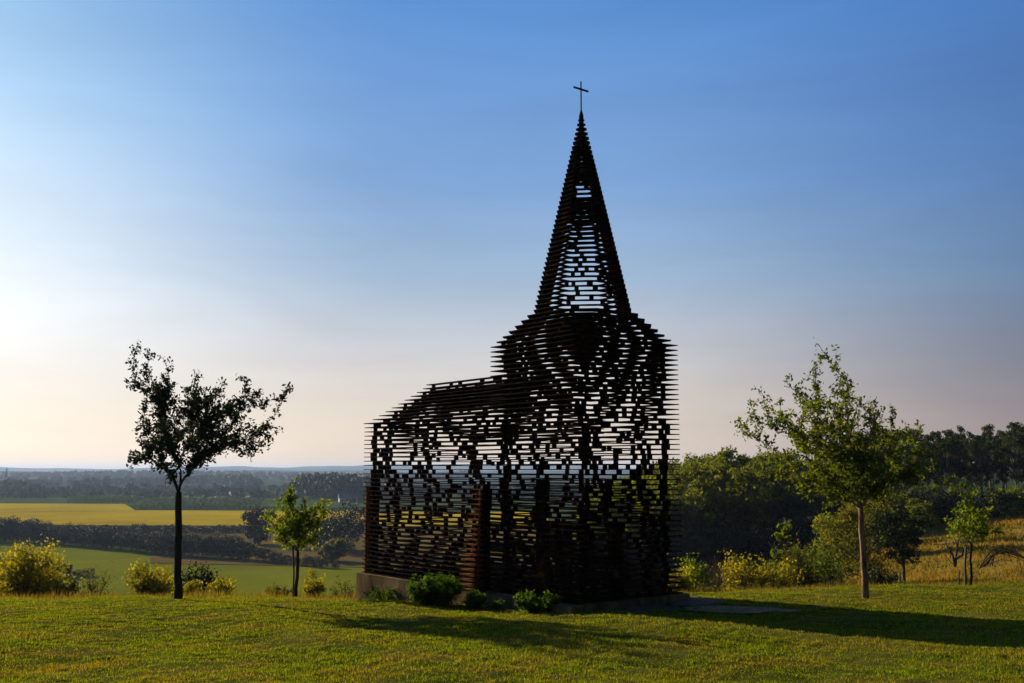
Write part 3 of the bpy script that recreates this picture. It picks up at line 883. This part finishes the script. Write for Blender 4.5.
bush_px('bush', 152, 556, 54, 30, 23, 'leaf_yellow', .10, 4200, 'round yellow bush just left of the dark apple tree trunk', 26, 1.0, group=GB)
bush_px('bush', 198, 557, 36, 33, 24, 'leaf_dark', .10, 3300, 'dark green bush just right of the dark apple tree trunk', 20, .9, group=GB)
bush_px('bush', 220, 574, 34, 29.5, 25, 'leaf_yellow', .09, 1700, 'low golden bush in front of the dark green one', 16, .9, group=GB)
bush_px('bush', 188, 577, 26, 29, 26, 'leaf_yellow', .09, 1000, 'small yellowish bush directly behind the dark apple tree trunk', 12, .9, group=GB)
bush_px('bush', 279, 581, 28, 29, 27, 'leaf_olive', .08, 1100, 'low olive bush left of the staked young tree', 12, .9, group=GB)
bush_px('bush', 311, 573, 30, 29, 28, 'leaf_yellow', .085, 1900, 'small yellow-topped bush right of the staked young tree', 16, .9, group=GB)
bush_px('bush', 343, 577, 26, 29, 29, 'leaf_olive', .07, 520, 'wispy thin bush beside the left corner of the plinth', 12, 1.2, group=GB)
# plants at the plinth
GP = 'shrubs growing against the plinth'
def base_shrub(x, y, ytop, wpx, seed, n, label, leaf=.05, stems=26, dy=0):
    b = hit(x, y); t = at(x, ytop, b[1])
    z = float(T(*b))
    shrub('shrub', (b[0], b[1], z), t[2] - z + .02, wpx / F_PX * b[1] * 1.12, seed, M['leaf_shrub'], M['bark'], leaf, int(n * 1.4), label, 'shrub', GP, int(stems * 1.5), .9, .8)
base_shrub(436, 608, 573, 56, 31, 6500, 'largest shrub against the plinth, a dense round green dome')
base_shrub(474, 611, 592, 30, 32, 1800, 'small green shrub between the round dome and the tower corner', .05, 16)
base_shrub(538, 614, 591, 52, 33, 2400, 'loose leafy green shrub at the foot of the tower', .06, 16)
base_shrub(382, 602, 586, 44, 34, 1500, 'low weedy plant along the left part of the plinth', .04, 18)
base_shrub(497, 612, 600, 22, 35, 700, 'low sprig of leaves between the two shrubs at the tower', .045, 10)
base_shrub(517, 606, 583, 20, 36, 600, 'upright thin plant against the shaded tower base', .05, 8)

# ------------------------------------------------------------------ right middle ground
GR = 'bushes right of the chapel'
bush_px('bush', 676, 562, 46, 27.5, 50, 'leaf_yellow', .09, 2600, 'yellow-green bush right behind the right corner of the chapel', 20, 1.0, group=GR)
bush_px('bush', 697, 549, 38, 31, 51, 'leaf_bright', .10, 1500, 'tall sparse green shrub with upright sprays right of the chapel', 12, 1.2, group=GR)
bush_px('bare_bush', 714, 557, 40, 34, 52, 'leaf_olive', .05, 250, 'grey leafless twiggy bush behind the green sprays', 40, 1.0, cat='bare bush')
bush_px('bush', 745, 551, 66, 38, 53, 'leaf_yellow', .13, 6500, 'broad golden yellow bush in front of the dark wood', 34, 1.0, group=GR)
bush_px('bush', 700, 577, 52, 30, 54, 'leaf_olive', .06, 1100, 'low brownish scrub at the edge of the lawn near the chapel', 22, 1.1, group=GR)
bush_px('bush', 775, 562, 46, 42, 55, 'leaf_yellow', .13, 3000, 'dull yellow bush touching the right side of the golden one', 22, 1.0, group=GR)
bush_px('bush', 799, 541, 44, 47, 56, 'leaf_olive', .16, 4500, 'tall olive bush left of the pale apple tree trunk', 26, 1.0, group=GR)
bush_px('bush', 827, 547, 52, 50, 57, 'leaf_green', .16, 4500, 'rounded green bush close behind the pale trunk', 26, 1.0, group=GR)
bush_px('bush', 843, 575, 40, 34, 60, 'leaf_olive', .08, 900, 'low scrub on the lawn edge left of the pale trunk', 18, 1.1, group=GR)
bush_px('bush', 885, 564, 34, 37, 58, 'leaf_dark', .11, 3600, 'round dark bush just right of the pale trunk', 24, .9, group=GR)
bush_px('bush', 908, 578, 36, 33, 59, 'leaf_shrub', .07, 900, 'low green weeds beside the short dark post', 16, 1.0, group=GR)
bush_px('bush', 758, 580, 60, 31, 61, 'leaf_olive', .06, 1300, 'dry brown scrub in front of the golden bush', 26, 1.1, group=GR)

def mid_tree(x, ytop, ybase, wpx, Y, trunk_frac, seed, lm, label, leaf=.2, n=50, per=90, name='tree', shape='round', bark='bark'):
    g = ground_at(x, Y); t = at(x, ytop, Y); H = t[2] - g[2]
    return crown_tree(name, g, H, wpx / F_PX * Y, H * trunk_frac, seed, M[lm], M[bark], leaf, per, n, label=label, cat='tree', shape=shape, trunk_r=.012 * H + .03)
mid_tree(868, 502, 565, 78, 66, .12, 71, 'leaf_olive', 'broad bushy tree standing behind the pale trunk of the apple tree', .22, 60)
mid_tree(905, 505, 570, 52, 62, .38, 72, 'leaf_dark', 'dark round tree on a thin trunk in the golden meadow', .2, 45)
mid_tree(919, 500, 532, 36, 105, .25, 73, 'leaf_wood', 'small round tree far up the meadow in front of the wood', .3, 35)
mid_tree(838, 518, 560, 56, 75, .1, 74, 'leaf_wood', 'shady bushy tree left of the broad one behind the pale trunk', .25, 50)
mid_tree(880, 480, 532, 60, 100, .1, 75, 'leaf_wood', 'large dark bushy tree at the foot of the wood behind the apple tree', .3, 55)
mid_tree(955, 478, 512, 46, 128, .05, 76, 'leaf_wood', 'rounded dark thicket under the tall trees', .35, 40)
mid_tree(1018, 488, 512, 50, 120, .05, 77, 'leaf_green', 'lighter green bushy tree at the right edge of the photo', .3, 40)
mid_tree(786, 520, 560, 26, 60, .1, 78, 'leaf_bright', 'slim light green tree rising from the bushes in front of the dark wood', .2, 26, 60, shape='tall')

# dead wood
def dead(name, x, y, Y, segs, label, r=.06):
    g = ground_at(x, Y); mb = MB()
    for s in segs:
        P = [np.array(at(px, py, Y + d)) - np.array(g) for (px, py, d) in s]
        P = [p + np.array([random.gauss(0, .03), random.gauss(0, .03), random.gauss(0, .03)]) for p in P]
        # smooth
        Q = []
        for i in range(len(P) - 1):
            for t in (0, .5): Q.append(P[i] * (1 - t) + P[i + 1] * t)
        Q.append(P[-1]); k = len(Q)
        mb.tube(Q, np.linspace(r * (1 if len(s) > 3 else .5), .012, k), 6)
    o = mb.build(name, M['deadwood'], None, True); o.location = g; tag(o, label, 'dead wood')
snag = [[(955, 566, 0), (952, 555, 0), (947, 546, .3), (946, 538, .3)], [(956, 566, 0), (957, 552, .1), (959, 541, .2), (963, 534, .3)], [(955, 562, 0), (961, 555, -.2), (965, 546, -.3), (966, 537, -.2)],
        [(952, 556, 0), (949, 552, 0), (944, 549, .2)], [(958, 548, 0), (955, 541, .1), (954, 535, .1)], [(955, 566, 0), (950, 562, .2), (945, 555, .3)], [(960, 556, 0), (966, 556, .2), (972, 551, .3)]]
dead('dead_stump', 955, 566, 48, snag, 'upright forked dead tree stump left of the staked young tree', .065)
arch = [[(978, 568, 0), (984, 558, 0), (992, 550, .3), (1003, 546, .5), (1014, 547, .6), (1024, 552, .8), (1034, 560, 1)], [(980, 567, 0), (990, 556, .3), (1003, 550, .6), (1018, 553, .6), (1030, 563, .8)],
        [(984, 560, 0), (990, 553, 0), (1000, 548, .3), (1010, 550, .4), (1016, 557, .6)], [(1003, 548, .5), (1008, 554, .5), (1011, 562, .5)], [(1014, 549, .6), (1019, 558, .6), (1021, 566, .6)],
        [(992, 552, .3), (996, 558, .3), (998, 565, .3)], [(978, 568, 0), (987, 564, .2), (1000, 560, .3), (1012, 562, .5)]]
for _q in range(7):
    arch.append([(980 + _q * 2, 566, .1), (990 + _q, 557 - _q * .8, .2), (1001 + _q * 1.5, 549 + _q * .9, .4 + _q * .1), (1014 + _q, 550 + _q * 1.4, .6), (1025 + _q * 1.5, 559 + _q, .8)])
dead('fallen_branches', 978, 568, 47, arch, 'fallen dead branches arching over the golden meadow at the right edge', .024)
dead('dead_branch', 775, 553, 52, [[(777, 556, 0), (775, 549, 0), (771, 544, .2), (769, 541, .3)], [(775, 550, 0), (779, 545, 0), (784, 541, .1)], [(773, 547, 0), (776, 542, .1)]], 'pale bare dead branch sticking up in front of the dark wood', .05)

# ------------------------------------------------------------------ the wood on the right
protoW = []
for i in range(4):   # full crowns
    protoW.append(crown_tree('wood_tree', (0, 0, 0), 14.0, 6.4, 2.6 + i * .6, 100 + i, M['leaf_wood'], M['bark_wood'], .42, 95, 58, trunk_r=.16, shape='tall', rclump=.15))
protoT = []
for i in range(4):   # tall slender, leaves high up
    protoT.append(crown_tree('tall_tree', (0, 0, 0), 15.0, 4.6, 4.2 + i * .7, 120 + i, M['leaf_tall'], M['bark_wood'], .36, 60, 54, trunk_r=.15, shape='tall', rclump=.15))
for p_ in protoW: tag(p_, 'leafy tree in the dense dark wood right of the chapel', 'tree', 'trees of the dense dark wood')
for p_ in protoT: tag(p_, 'tall slender tree with bare lower trunk in the row above the golden meadow', 'tree', 'tall slender trees above the meadow')
rg = np.random.default_rng(5)
used = set()
def place(protos, j, x, Y, ytop, h0):
    g = ground_at(x, Y); t = at(x, ytop, Y); s = (t[2] - g[2]) / h0
    o = protos[j]
    sx = s * rg.uniform(.85, 1.15)
    loc = (g[0], g[1], g[2]); rz = rg.uniform(0, 6.28)
    if id(o) not in used:
        used.add(id(o)); o.location = loc; o.rotation_euler = (0, 0, rz); o.scale = (sx, sx, s)
    else: copy_tree(o, loc, rz, (sx, sx, s))
def topW(x):
    return np.interp(x, [590, 620, 650, 680, 700, 730, 770, 800, 830, 860, 900], [492, 478, 466, 459, 453, 450, 452, 457, 462, 470, 480])
k = 0
for row, (Yd, step, dt) in enumerate(((128, 17, 5), (142, 15, 0), (158, 15, 1), (176, 15, 0))):
    x = 592 + row * 4
    while x < 905:
        place(protoW, int(rg.integers(4)), x, Yd + rg.uniform(-5, 5), topW(x) + dt + rg.uniform(-3, 7), 14.0)
        x += step * rg.uniform(.8, 1.2)
def topT(x):
    return np.interp(x, [820, 860, 900, 930, 980, 1030, 1100], [440, 432, 427, 428, 426, 421, 420])
for row, (Yd, step, dt) in enumerate(((140, 11.5, 3), (152, 12, 0), (166, 13, 2))):
    x = 838 + row * 5
    while x < 1060:
        place(protoT, int(rg.integers(4)), x, Yd + rg.uniform(-4, 4), topT(x) + dt + rg.uniform(-3, 8), 15.0)
        x += step * rg.uniform(.75, 1.3)
# undergrowth at the foot of the wood
protoU = []
for i in range(3):
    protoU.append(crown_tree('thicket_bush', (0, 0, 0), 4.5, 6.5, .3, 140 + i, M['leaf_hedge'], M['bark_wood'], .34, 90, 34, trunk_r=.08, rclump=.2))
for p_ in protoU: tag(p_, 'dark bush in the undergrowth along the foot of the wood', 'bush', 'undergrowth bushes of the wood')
for x in np.arange(600, 1060, 15.0):
    place(protoU, int(rg.integers(3)), x + rg.uniform(-4, 4), 122 + rg.uniform(-3, 5), np.interp(x, [600, 700, 830, 880, 1060], [537, 531, 520, 496, 490]) + rg.uniform(-4, 4), 4.5)

# ------------------------------------------------------------------ valley
protoH = []
for i in range(4):
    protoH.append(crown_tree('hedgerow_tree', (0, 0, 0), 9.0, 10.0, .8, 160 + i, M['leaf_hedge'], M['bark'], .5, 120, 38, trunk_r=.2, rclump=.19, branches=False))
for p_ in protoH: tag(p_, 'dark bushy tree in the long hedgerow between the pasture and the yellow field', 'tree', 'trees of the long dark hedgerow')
def place_px(protos, j, x, ybase, ytop, h0, wmul=1.0):
    h_ = hit(x, ybase, start=60); g = (h_[0], h_[1], float(T(*h_))); t = at(x, ytop, h_[1]); s = (t[2] - g[2]) / h0
    o = protos[j]; sx = s * wmul * rg.uniform(.9, 1.15); rz = rg.uniform(0, 6.28)
    if id(o) not in used:
        used.add(id(o)); o.location = g; o.rotation_euler = (0, 0, rz); o.scale = (sx, sx, s); return o
    return copy_tree(o, g, rz, (sx, sx, s))
xs_ = [-60, 0, 50, 110, 160, 200, 240, 280, 320, 345]
yb = [540, 542, 544, 549, 555, 558, 560, 564, 568, 569]
yt = [516, 517, 523, 528, 532, 535, 538, 551, 557, 560]
x = -50
while x < 340:
    b_ = np.interp(x, xs_, yb); t_ = np.interp(x, xs_, yt)
    if not (248 < x < 262):
        place_px(protoH, int(rg.integers(4)), x, b_, t_ + rg.uniform(-1, 3), 9.0, 1.0)
    if x < 245: place_px(protoH, int(rg.integers(4)), x + 4, b_ - 6, t_ + rg.uniform(-2, 4), 9.0, 1.0)
    x += rg.uniform(8, 12)
# second dark strip behind it, above which the yellow field starts
protoS = []
for i in range(3):
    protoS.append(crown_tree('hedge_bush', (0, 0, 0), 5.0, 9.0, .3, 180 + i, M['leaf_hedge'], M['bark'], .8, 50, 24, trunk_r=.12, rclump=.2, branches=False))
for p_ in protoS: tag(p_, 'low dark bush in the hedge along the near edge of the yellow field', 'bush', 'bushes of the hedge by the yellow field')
x = 60
while x < 380:
    place_px(protoS, int(rg.integers(3)), x, 533 + rg.uniform(-1.5, 1.5), 525.5 + rg.uniform(-.6, 1), 5.0, 1.2); x += rg.uniform(9, 13)
for (x, b_, t_, w_, lb) in ((348, 553, 505, 50, 'big dark round tree standing in the valley left of the chapel'), (322, 549, 520, 24, 'smaller grey-green tree beside the big round one in the valley'), (258, 545, 508, 30, 'hazy tree at the left end of the gap in the hedgerow'), (333, 562, 540, 26, 'reddish brown bush at the hedge end below the big round tree')):
    h_ = hit(x, b_, start=60); g = (h_[0], h_[1], float(T(*h_))); t = at(x, t_, h_[1]); H = t[2] - g[2]
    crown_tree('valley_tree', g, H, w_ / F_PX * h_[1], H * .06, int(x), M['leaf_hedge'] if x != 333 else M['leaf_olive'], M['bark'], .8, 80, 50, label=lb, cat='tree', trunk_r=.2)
for (x, b_, t_, w_, lb) in ((68, 578, 565, 13, 'dark bush standing out in the green pasture'), (84, 577, 569, 22, 'brownish low thicket beside the dark bush in the pasture')):
    h_ = hit(x, b_, start=60); g = (h_[0], h_[1], float(T(*h_))); t = at(x, t_, h_[1]); H = t[2] - g[2]
    crown_tree('pasture_bush', g, H, w_ / F_PX * h_[1], H * .05, int(x), M['leaf_hedge'] if x == 68 else M['leaf_olive'], M['bark'], .35, 60, 24, label=lb, cat='bush', trunk_r=.1, branches=False)
# far single trees, 700 m and beyond
protoF = []
for i in range(4):
    protoF.append(crown_tree('far_tree', (0, 0, 0), 12.0, 13.0, 1.0, 200 + i, M['leaf_far'], M['bark'], 1.7, 30, 22, trunk_r=.3, rclump=.2, branches=False))
for p_ in protoF: tag(p_, 'hazy blue-grey tree in the far valley beyond the yellow field', 'tree', 'hazy trees beyond the yellow field')
far_list = []
for x in np.arange(-40, 370, 7.0):
    if rg.uniform() < .8: far_list.append((x, 498.5 + rg.uniform(-.8, .8), 491.5 + rg.uniform(-2.5, 2.0)))
for x in np.arange(-40, 370, 8.0):
    if rg.uniform() < .85: far_list.append((x, 492 + rg.uniform(-1, 1), 485.5 + rg.uniform(-3.5, 2)))
far_list += [(18, 493, 480), (5, 494, 481), (34, 494, 483), (26, 488, 478.5), (76, 490, 481), (90, 490, 478), (104, 490, 477), (147, 499, 491), (155, 501, 490), (165, 500, 492), (143, 500, 492), (223, 497, 486), (262, 500, 490), (266, 498, 491), (205, 496, 489), (352, 503, 496), (309, 499, 493)]
for (x, b_, t_) in far_list: place_px(protoF, int(rg.integers(4)), x, b_, t_, 12.0, 1.0)
# orchard rows : countable small trees
protoO = []
for i in range(2):
    protoO.append(crown_tree('orchard_tree', (0, 0, 0), 3.2, 3.4, .5, 220 + i, M['leaf_orchard'], M['bark'], .8, 16, 10, trunk_r=.08, rclump=.22, branches=False))
for p_ in protoO: tag(p_, 'small fruit tree in the orchard rows behind the yellow field', 'tree', 'fruit trees in rows')
for row in range(6):
    for x in np.arange(68, 260, 5.5):
        yb_ = 509.8 - row * 1.6 if x > 137 else 503.6 - row * .8
        place_px(protoO, int(rg.integers(2)), x + row * 1.3 + rg.uniform(-.5, .5), yb_, yb_ - 4.6, 3.2, 1.0)
# far woods that read as one mass
def far_wood(name, poly, mat, leaf, n, label, seed):
    """poly: list of (x px, base y px, top y px)"""
    r2 = np.random.default_rng(seed); C = []
    xs = [p[0] for p in poly]
    crowns = []
    for i in range(n):
        x = r2.uniform(xs[0], xs[-1]); b_ = np.interp(x, xs, [p[1] for p in poly]); t_ = np.interp(x, xs, [p[2] for p in poly])
        h_ = hit(x, b_ , start=60); Yd = h_[1] * r2.uniform(1.0, 1.25); X0 = h_[0] * Yd / h_[1]
        z0 = float(T(X0, Yd)); H = at(x, t_, h_[1])[2] - float(T(*h_)); H *= r2.uniform(.82, 1.05)
        pts = r2.normal(size=(110, 3)); pts /= np.linalg.norm(pts, axis=1)[:, None]; pts *= (r2.uniform(0, 1, 110) ** .4)[:, None]
        C.append(np.array([X0, Yd, z0 + H * .55]) + pts * np.array([H * .38, H * .38, H * .47]))
    C = np.concatenate(C); o = leaves(name, C, leaf, mat); tag(o, label, 'woodland', kind='stuff')
far_wood('far_wood', [(296, 500, 478), (305, 500, 474.5), (335, 501, 473), (355, 501, 474.5), (400, 502, 478)], M['leaf_far'], 3.2, 150, 'blue-grey far wood standing left of the chapel near the horizon', 1)
far_wood('far_wood', [(-60, 488, 481), (20, 488, 480), (60, 487, 482), (120, 486, 479), (180, 486, 477), (248, 487, 474.5), (262, 487, 480)], M['leaf_far'], 4.0, 260, 'hazy far wooded strip across the left part of the valley', 2)
far_wood('far_wood', [(-60, 476.5, 472.5), (60, 476.5, 473), (200, 477, 473.5), (300, 477, 473), (480, 477, 472.5)], M['leaf_far'], 9.0, 300, 'faintest wooded ridge just under the left horizon', 3)
far_wood('far_wood', [(380, 499, 489), (450, 499, 487), (520, 500, 488), (620, 500, 486)], M['leaf_far'], 4.0, 160, 'far wood seen through the steel plates of the chapel', 4)

far_wood('far_wood', [(-60, 481.5, 477), (80, 482, 477.5), (160, 481, 476), (300, 482, 477), (480, 482, 477)], M['leaf_far'], 7.0, 230, 'blue wooded strip halfway between the yellow field and the left horizon', 5)
far_wood('far_wood', [(-60, 495, 489), (60, 495, 488), (150, 495, 489), (300, 494, 489), (480, 494, 489)], M['leaf_far'], 3.0, 200, 'grey-green belt of trees closing the orchards beyond the yellow field', 6)

# pylons
def pylon(x, ytop, ybase, Yd, label):
    X0 = (x - 512) / F_PX * Yd; z0 = float(T(X0, Yd)); H = at(x, ytop, Yd)[2] - z0
    root = empty('pylon', (X0, Yd, z0)); tag(root, label, 'pylon', 'power pylons')
    mb = MB(); b = H * .09
    for sx in (-1, 1):
        for sy in (-1, 1): mb.tube([(sx * b, sy * b, 0), (sx * b * .25, sy * b * .25, H * .72), (0, 0, H)], .22, 4)
    for i in range(8):
        z = H * .09 * i; w = b * (1 - .75 * min(1, z / (H * .72))); z2 = H * .09 * (i + 1); w2 = b * (1 - .75 * min(1, z2 / (H * .72)))
        for sy in (-1, 1):
            mb.tube([(-w, sy * w, z), (w2, sy * w2, z2)], .12, 4); mb.tube([(w, sy * w, z), (-w2, sy * w2, z2)], .12, 4)
    mb.build('lattice_mast', M['iron'], root)
    for f in (.74, .86):
        a = MB(); a.tube([(-H * .12, 0, H * f), (0, 0, H * (f + .03)), (H * .12, 0, H * f)], .18, 4); a.build('cross_arm', M['iron'], root)
pylon(11, 467, 490, 1500, 'faint lattice pylon near the left edge of the photo')
pylon(133, 470, 488, 1700, 'faint lattice pylon behind the crown of the dark apple tree')

# farm buildings in the far valley
M['white_wall'] = solidmat('white_render', [(.3, (.55, .53, .48)), (.7, (.75, .72, .66))], .4, .8)
M['roof_red'] = solidmat('clay_roof', [(.3, (.12, .05, .035)), (.7, (.2, .09, .06))], .5, .8)
M['roof_grey'] = solidmat('slate_roof', [(.3, (.12, .12, .13)), (.7, (.2, .2, .21))], .5, .8)
M['glass'] = solidmat('dark_window', [(.3, (.01, .012, .015)), (.7, (.02, .022, .03))], 1, .2)
def house(x, ybase, L_, D_, H_, rz, roofm, label):
    h_ = hit(x, ybase, start=60); g = (h_[0], h_[1], float(T(*h_)) - .2)
    root = empty('farmhouse', g, rz); tag(root, label, 'house')
    mb = MB(); mb.box((0, 0), (1, 0), (0, 1), L_ / 2, D_ / 2, 0, H_); wl = mb.build('wall', M['white_wall'], root)
    r = MB(); o_ = .5; ze = H_ + .02; zr_ = H_ + D_ * .38
    V = [(-L_ / 2 - o_, -D_ / 2 - o_, ze - .2), (L_ / 2 + o_, -D_ / 2 - o_, ze - .2), (L_ / 2 + o_, D_ / 2 + o_, ze - .2), (-L_ / 2 - o_, D_ / 2 + o_, ze - .2), (-L_ / 2 - o_, 0, zr_), (L_ / 2 + o_, 0, zr_)]
    r.add(V, [(0, 1, 5, 4), (2, 3, 4, 5), (1, 2, 5), (3, 0, 4), (3, 2, 1, 0)]); rf = r.build('roof', roofm, root)
    c_ = MB(); c_.box((L_ * .25, 0), (1, 0), (0, 1), .5, .5, zr_ - .8, zr_ + 1.1); c_.build('chimney', M['roof_red'], rf)
    for i in range(int(L_ // 4)):
        w = MB(); xx = -L_ / 2 + 2 + i * 4
        w.box((xx, -D_ / 2 - .03), (1, 0), (0, 1), .6, .05, 1.0, 2.5); w.build('window', M['glass'], root)
house(348, 502.5, 14, 8, 4, .3, M['roof_grey'], 'small white farmhouse below the far wood left of the chapel')
house(309, 494, 18, 9, 4, -.2, M['roof_grey'], 'farmhouse half hidden behind the top of the staked young tree')
house(236, 496, 12, 8, 5, .5, M['roof_red'], 'farmhouse among the hazy trees between the two left trees')

# ------------------------------------------------------------------ air
m, nt, N, L = newmat('haze')
pv = N.new('ShaderNodeVolumePrincipled')
pv.inputs['Color'].default_value = (.46, .64, 1.0, 1)
pv.inputs['Density'].default_value = 1.0e-4
pv.inputs['Anisotropy'].default_value = .3
o = N.new('ShaderNodeOutputMaterial'); L.new(pv.outputs[0], o.inputs['Volume'])
mb = MB(); mb.box((0, 6200), (1, 0), (0, 1), 9200, 6500, float(T(ground.data.vertices[0].co.x, 0)) * 0 - 32, 44)
hz = mb.build('haze', m); tag(hz, kind='stuff')

# ------------------------------------------------------------------ sky, sun, camera
w = bpy.data.worlds.new('World'); scene.world = w; w.use_nodes = True
N, L = w.node_tree.nodes, w.node_tree.links; N.clear()
sky = N.new('ShaderNodeTexSky'); sky.sky_type = 'NISHITA'; sky.sun_disc = False
sky.sun_elevation = SUN_EL; sky.sun_rotation = SUN_AZ
sky.altitude = 80; sky.air_density = 1.0; sky.dust_density = 1.0; sky.ozone_density = 3.0
SKY_STRENGTH = .1
# hazy evening air: colour by height above the horizon and by compass angle from the sun
tc = N.new('ShaderNodeTexCoord'); sx = N.new('ShaderNodeSeparateXYZ'); L.new(tc.outputs['Generated'], sx.inputs[0])
def lin(c): return tuple((v / 255 / 12.92) if v / 255 < .04 else ((v / 255 + .055) / 1.055) ** 2.4 for v in c)
def erp(stops):
    r = ramp(N, [(max(0, p) / .6, lin(c)) for p, c in stops], 'B_SPLINE' if False else 'LINEAR'); return r
hz_ = N.new('ShaderNodeMath'); hz_.operation = 'DIVIDE'; L.new(sx.outputs[2], hz_.inputs[0]); hz_.inputs[1].default_value = .6
cols_ = {
 'sun': [(0, (228, 212, 198)), (.06, (228, 219, 210)), (.13, (233, 235, 237)), (.22, (208, 224, 238)), (.33, (158, 198, 230)), (.44, (120, 172, 220)), (.6, (80, 135, 200))],
 'mid': [(0, (220, 200, 182)), (.06, (212, 198, 186)), (.12, (192, 190, 194)), (.19, (152, 174, 198)), (.28, (118, 156, 204)), (.44, (82, 136, 202)), (.6, (60, 112, 184))],
 'off': [(0, (146, 124, 126)), (.05, (134, 119, 125)), (.11, (112, 114, 132)), (.18, (92, 120, 154)), (.28, (78, 118, 174)), (.44, (60, 110, 178)), (.6, (48, 96, 166))]}
RP = {}
for k_, st_ in cols_.items():
    RP[k_] = erp(st_); L.new(hz_.outputs[0], RP[k_].inputs[0])
# cosine of the compass angle from the sun
dp = N.new('ShaderNodeVectorMath'); dp.operation = 'NORMALIZE'
cx = N.new('ShaderNodeCombineXYZ'); L.new(sx.outputs[0], cx.inputs[0]); L.new(sx.outputs[1], cx.inputs[1]); L.new(cx.outputs[0], dp.inputs[0])
dt = N.new('ShaderNodeVectorMath'); dt.operation = 'DOT_PRODUCT'; L.new(dp.outputs[0], dt.inputs[0]); dt.inputs[1].default_value = (math.sin(SUN_AZ), math.cos(SUN_AZ), 0)
ac = N.new('ShaderNodeMath'); ac.operation = 'ARCCOSINE'; L.new(dt.outputs['Value'], ac.inputs[0])
def mrange(a, b):
    r = N.new('ShaderNodeMapRange'); r.interpolation_type = 'SMOOTHSTEP'; r.inputs[1].default_value = a; r.inputs[2].default_value = b
    L.new(ac.outputs[0], r.inputs[0]); return r.outputs[0]
c1 = mixc(N, L, RP['sun'].outputs[0], RP['mid'].outputs[0], mrange(R(9), R(36)))
c2 = mixc(N, L, c1, RP['off'].outputs[0], mrange(R(44), R(74)))
c3 = mixc(N, L, c2, (.008, .018, .042), mrange(R(62), R(120)))
sc_ = N.new('ShaderNodeVectorMath'); sc_.operation = 'SCALE'; L.new(c3, sc_.inputs[0]); sc_.inputs['Scale'].default_value = .84 / SKY_STRENGTH
# thin uneven veils
mpv = N.new('ShaderNodeMapping'); mpv.inputs['Scale'].default_value = (1.2, 1.2, 7); mpv.inputs['Rotation'].default_value = (.06, .05, 0); L.new(tc.outputs['Generated'], mpv.inputs[0])
vn = noise(N, L, mpv.outputs[0], 2.2, 6, .55, .5)
vr = N.new('ShaderNodeMapRange'); vr.inputs[1].default_value = .3; vr.inputs[2].default_value = .75; vr.inputs[3].default_value = .93; vr.inputs[4].default_value = 1.09; L.new(vn.outputs['Fac'], vr.inputs[0])
sv = N.new('ShaderNodeVectorMath'); sv.operation = 'SCALE'; L.new(sc_.outputs[0], sv.inputs[0]); L.new(vr.outputs[0], sv.inputs['Scale'])
mixs = mixc(N, L, sv.outputs[0], sky.outputs[0], .10)
bg = N.new('ShaderNodeBackground'); bg.inputs['Strength'].default_value = SKY_STRENGTH
out = N.new('ShaderNodeOutputWorld')
L.new(mixs, bg.inputs['Color'])
L.new(bg.outputs[0], out.inputs[0])

sl = bpy.data.lights.new('sun', 'SUN'); sl.energy = 5.0; sl.angle = R(.6); sl.color = (1, .82, .56)
so = bpy.data.objects.new('sun', sl); COL.objects.link(so)
sd = Vector((math.sin(SUN_AZ) * math.cos(SUN_EL), math.cos(SUN_AZ) * math.cos(SUN_EL), math.sin(SUN_EL)))
so.rotation_euler = sd.to_track_quat('Z', 'Y').to_euler(); so.location = (-20, 20, 30)

cam = bpy.data.cameras.new('camera'); cam.sensor_width = 36; cam.lens = F_PX / 1024 * 36
cam.clip_start = .1; cam.clip_end = 40000
co = bpy.data.objects.new('camera', cam); COL.objects.link(co)
co.location = (0, 0, EYE); co.rotation_euler = (math.pi / 2 + PITCH, 0, 0)
scene.camera = co

scene.view_settings.view_transform = 'Standard'; scene.view_settings.look = 'None'
scene.view_settings.exposure = 0.45; scene.view_settings.gamma = 1
scene.view_settings.use_curve_mapping = False
scene.cycles.use_denoising = True
scene.cycles.max_bounces = 6; scene.cycles.volume_bounces = 1
scene.cycles.transmission_bounces = 4; scene.cycles.transparent_max_bounces = 4
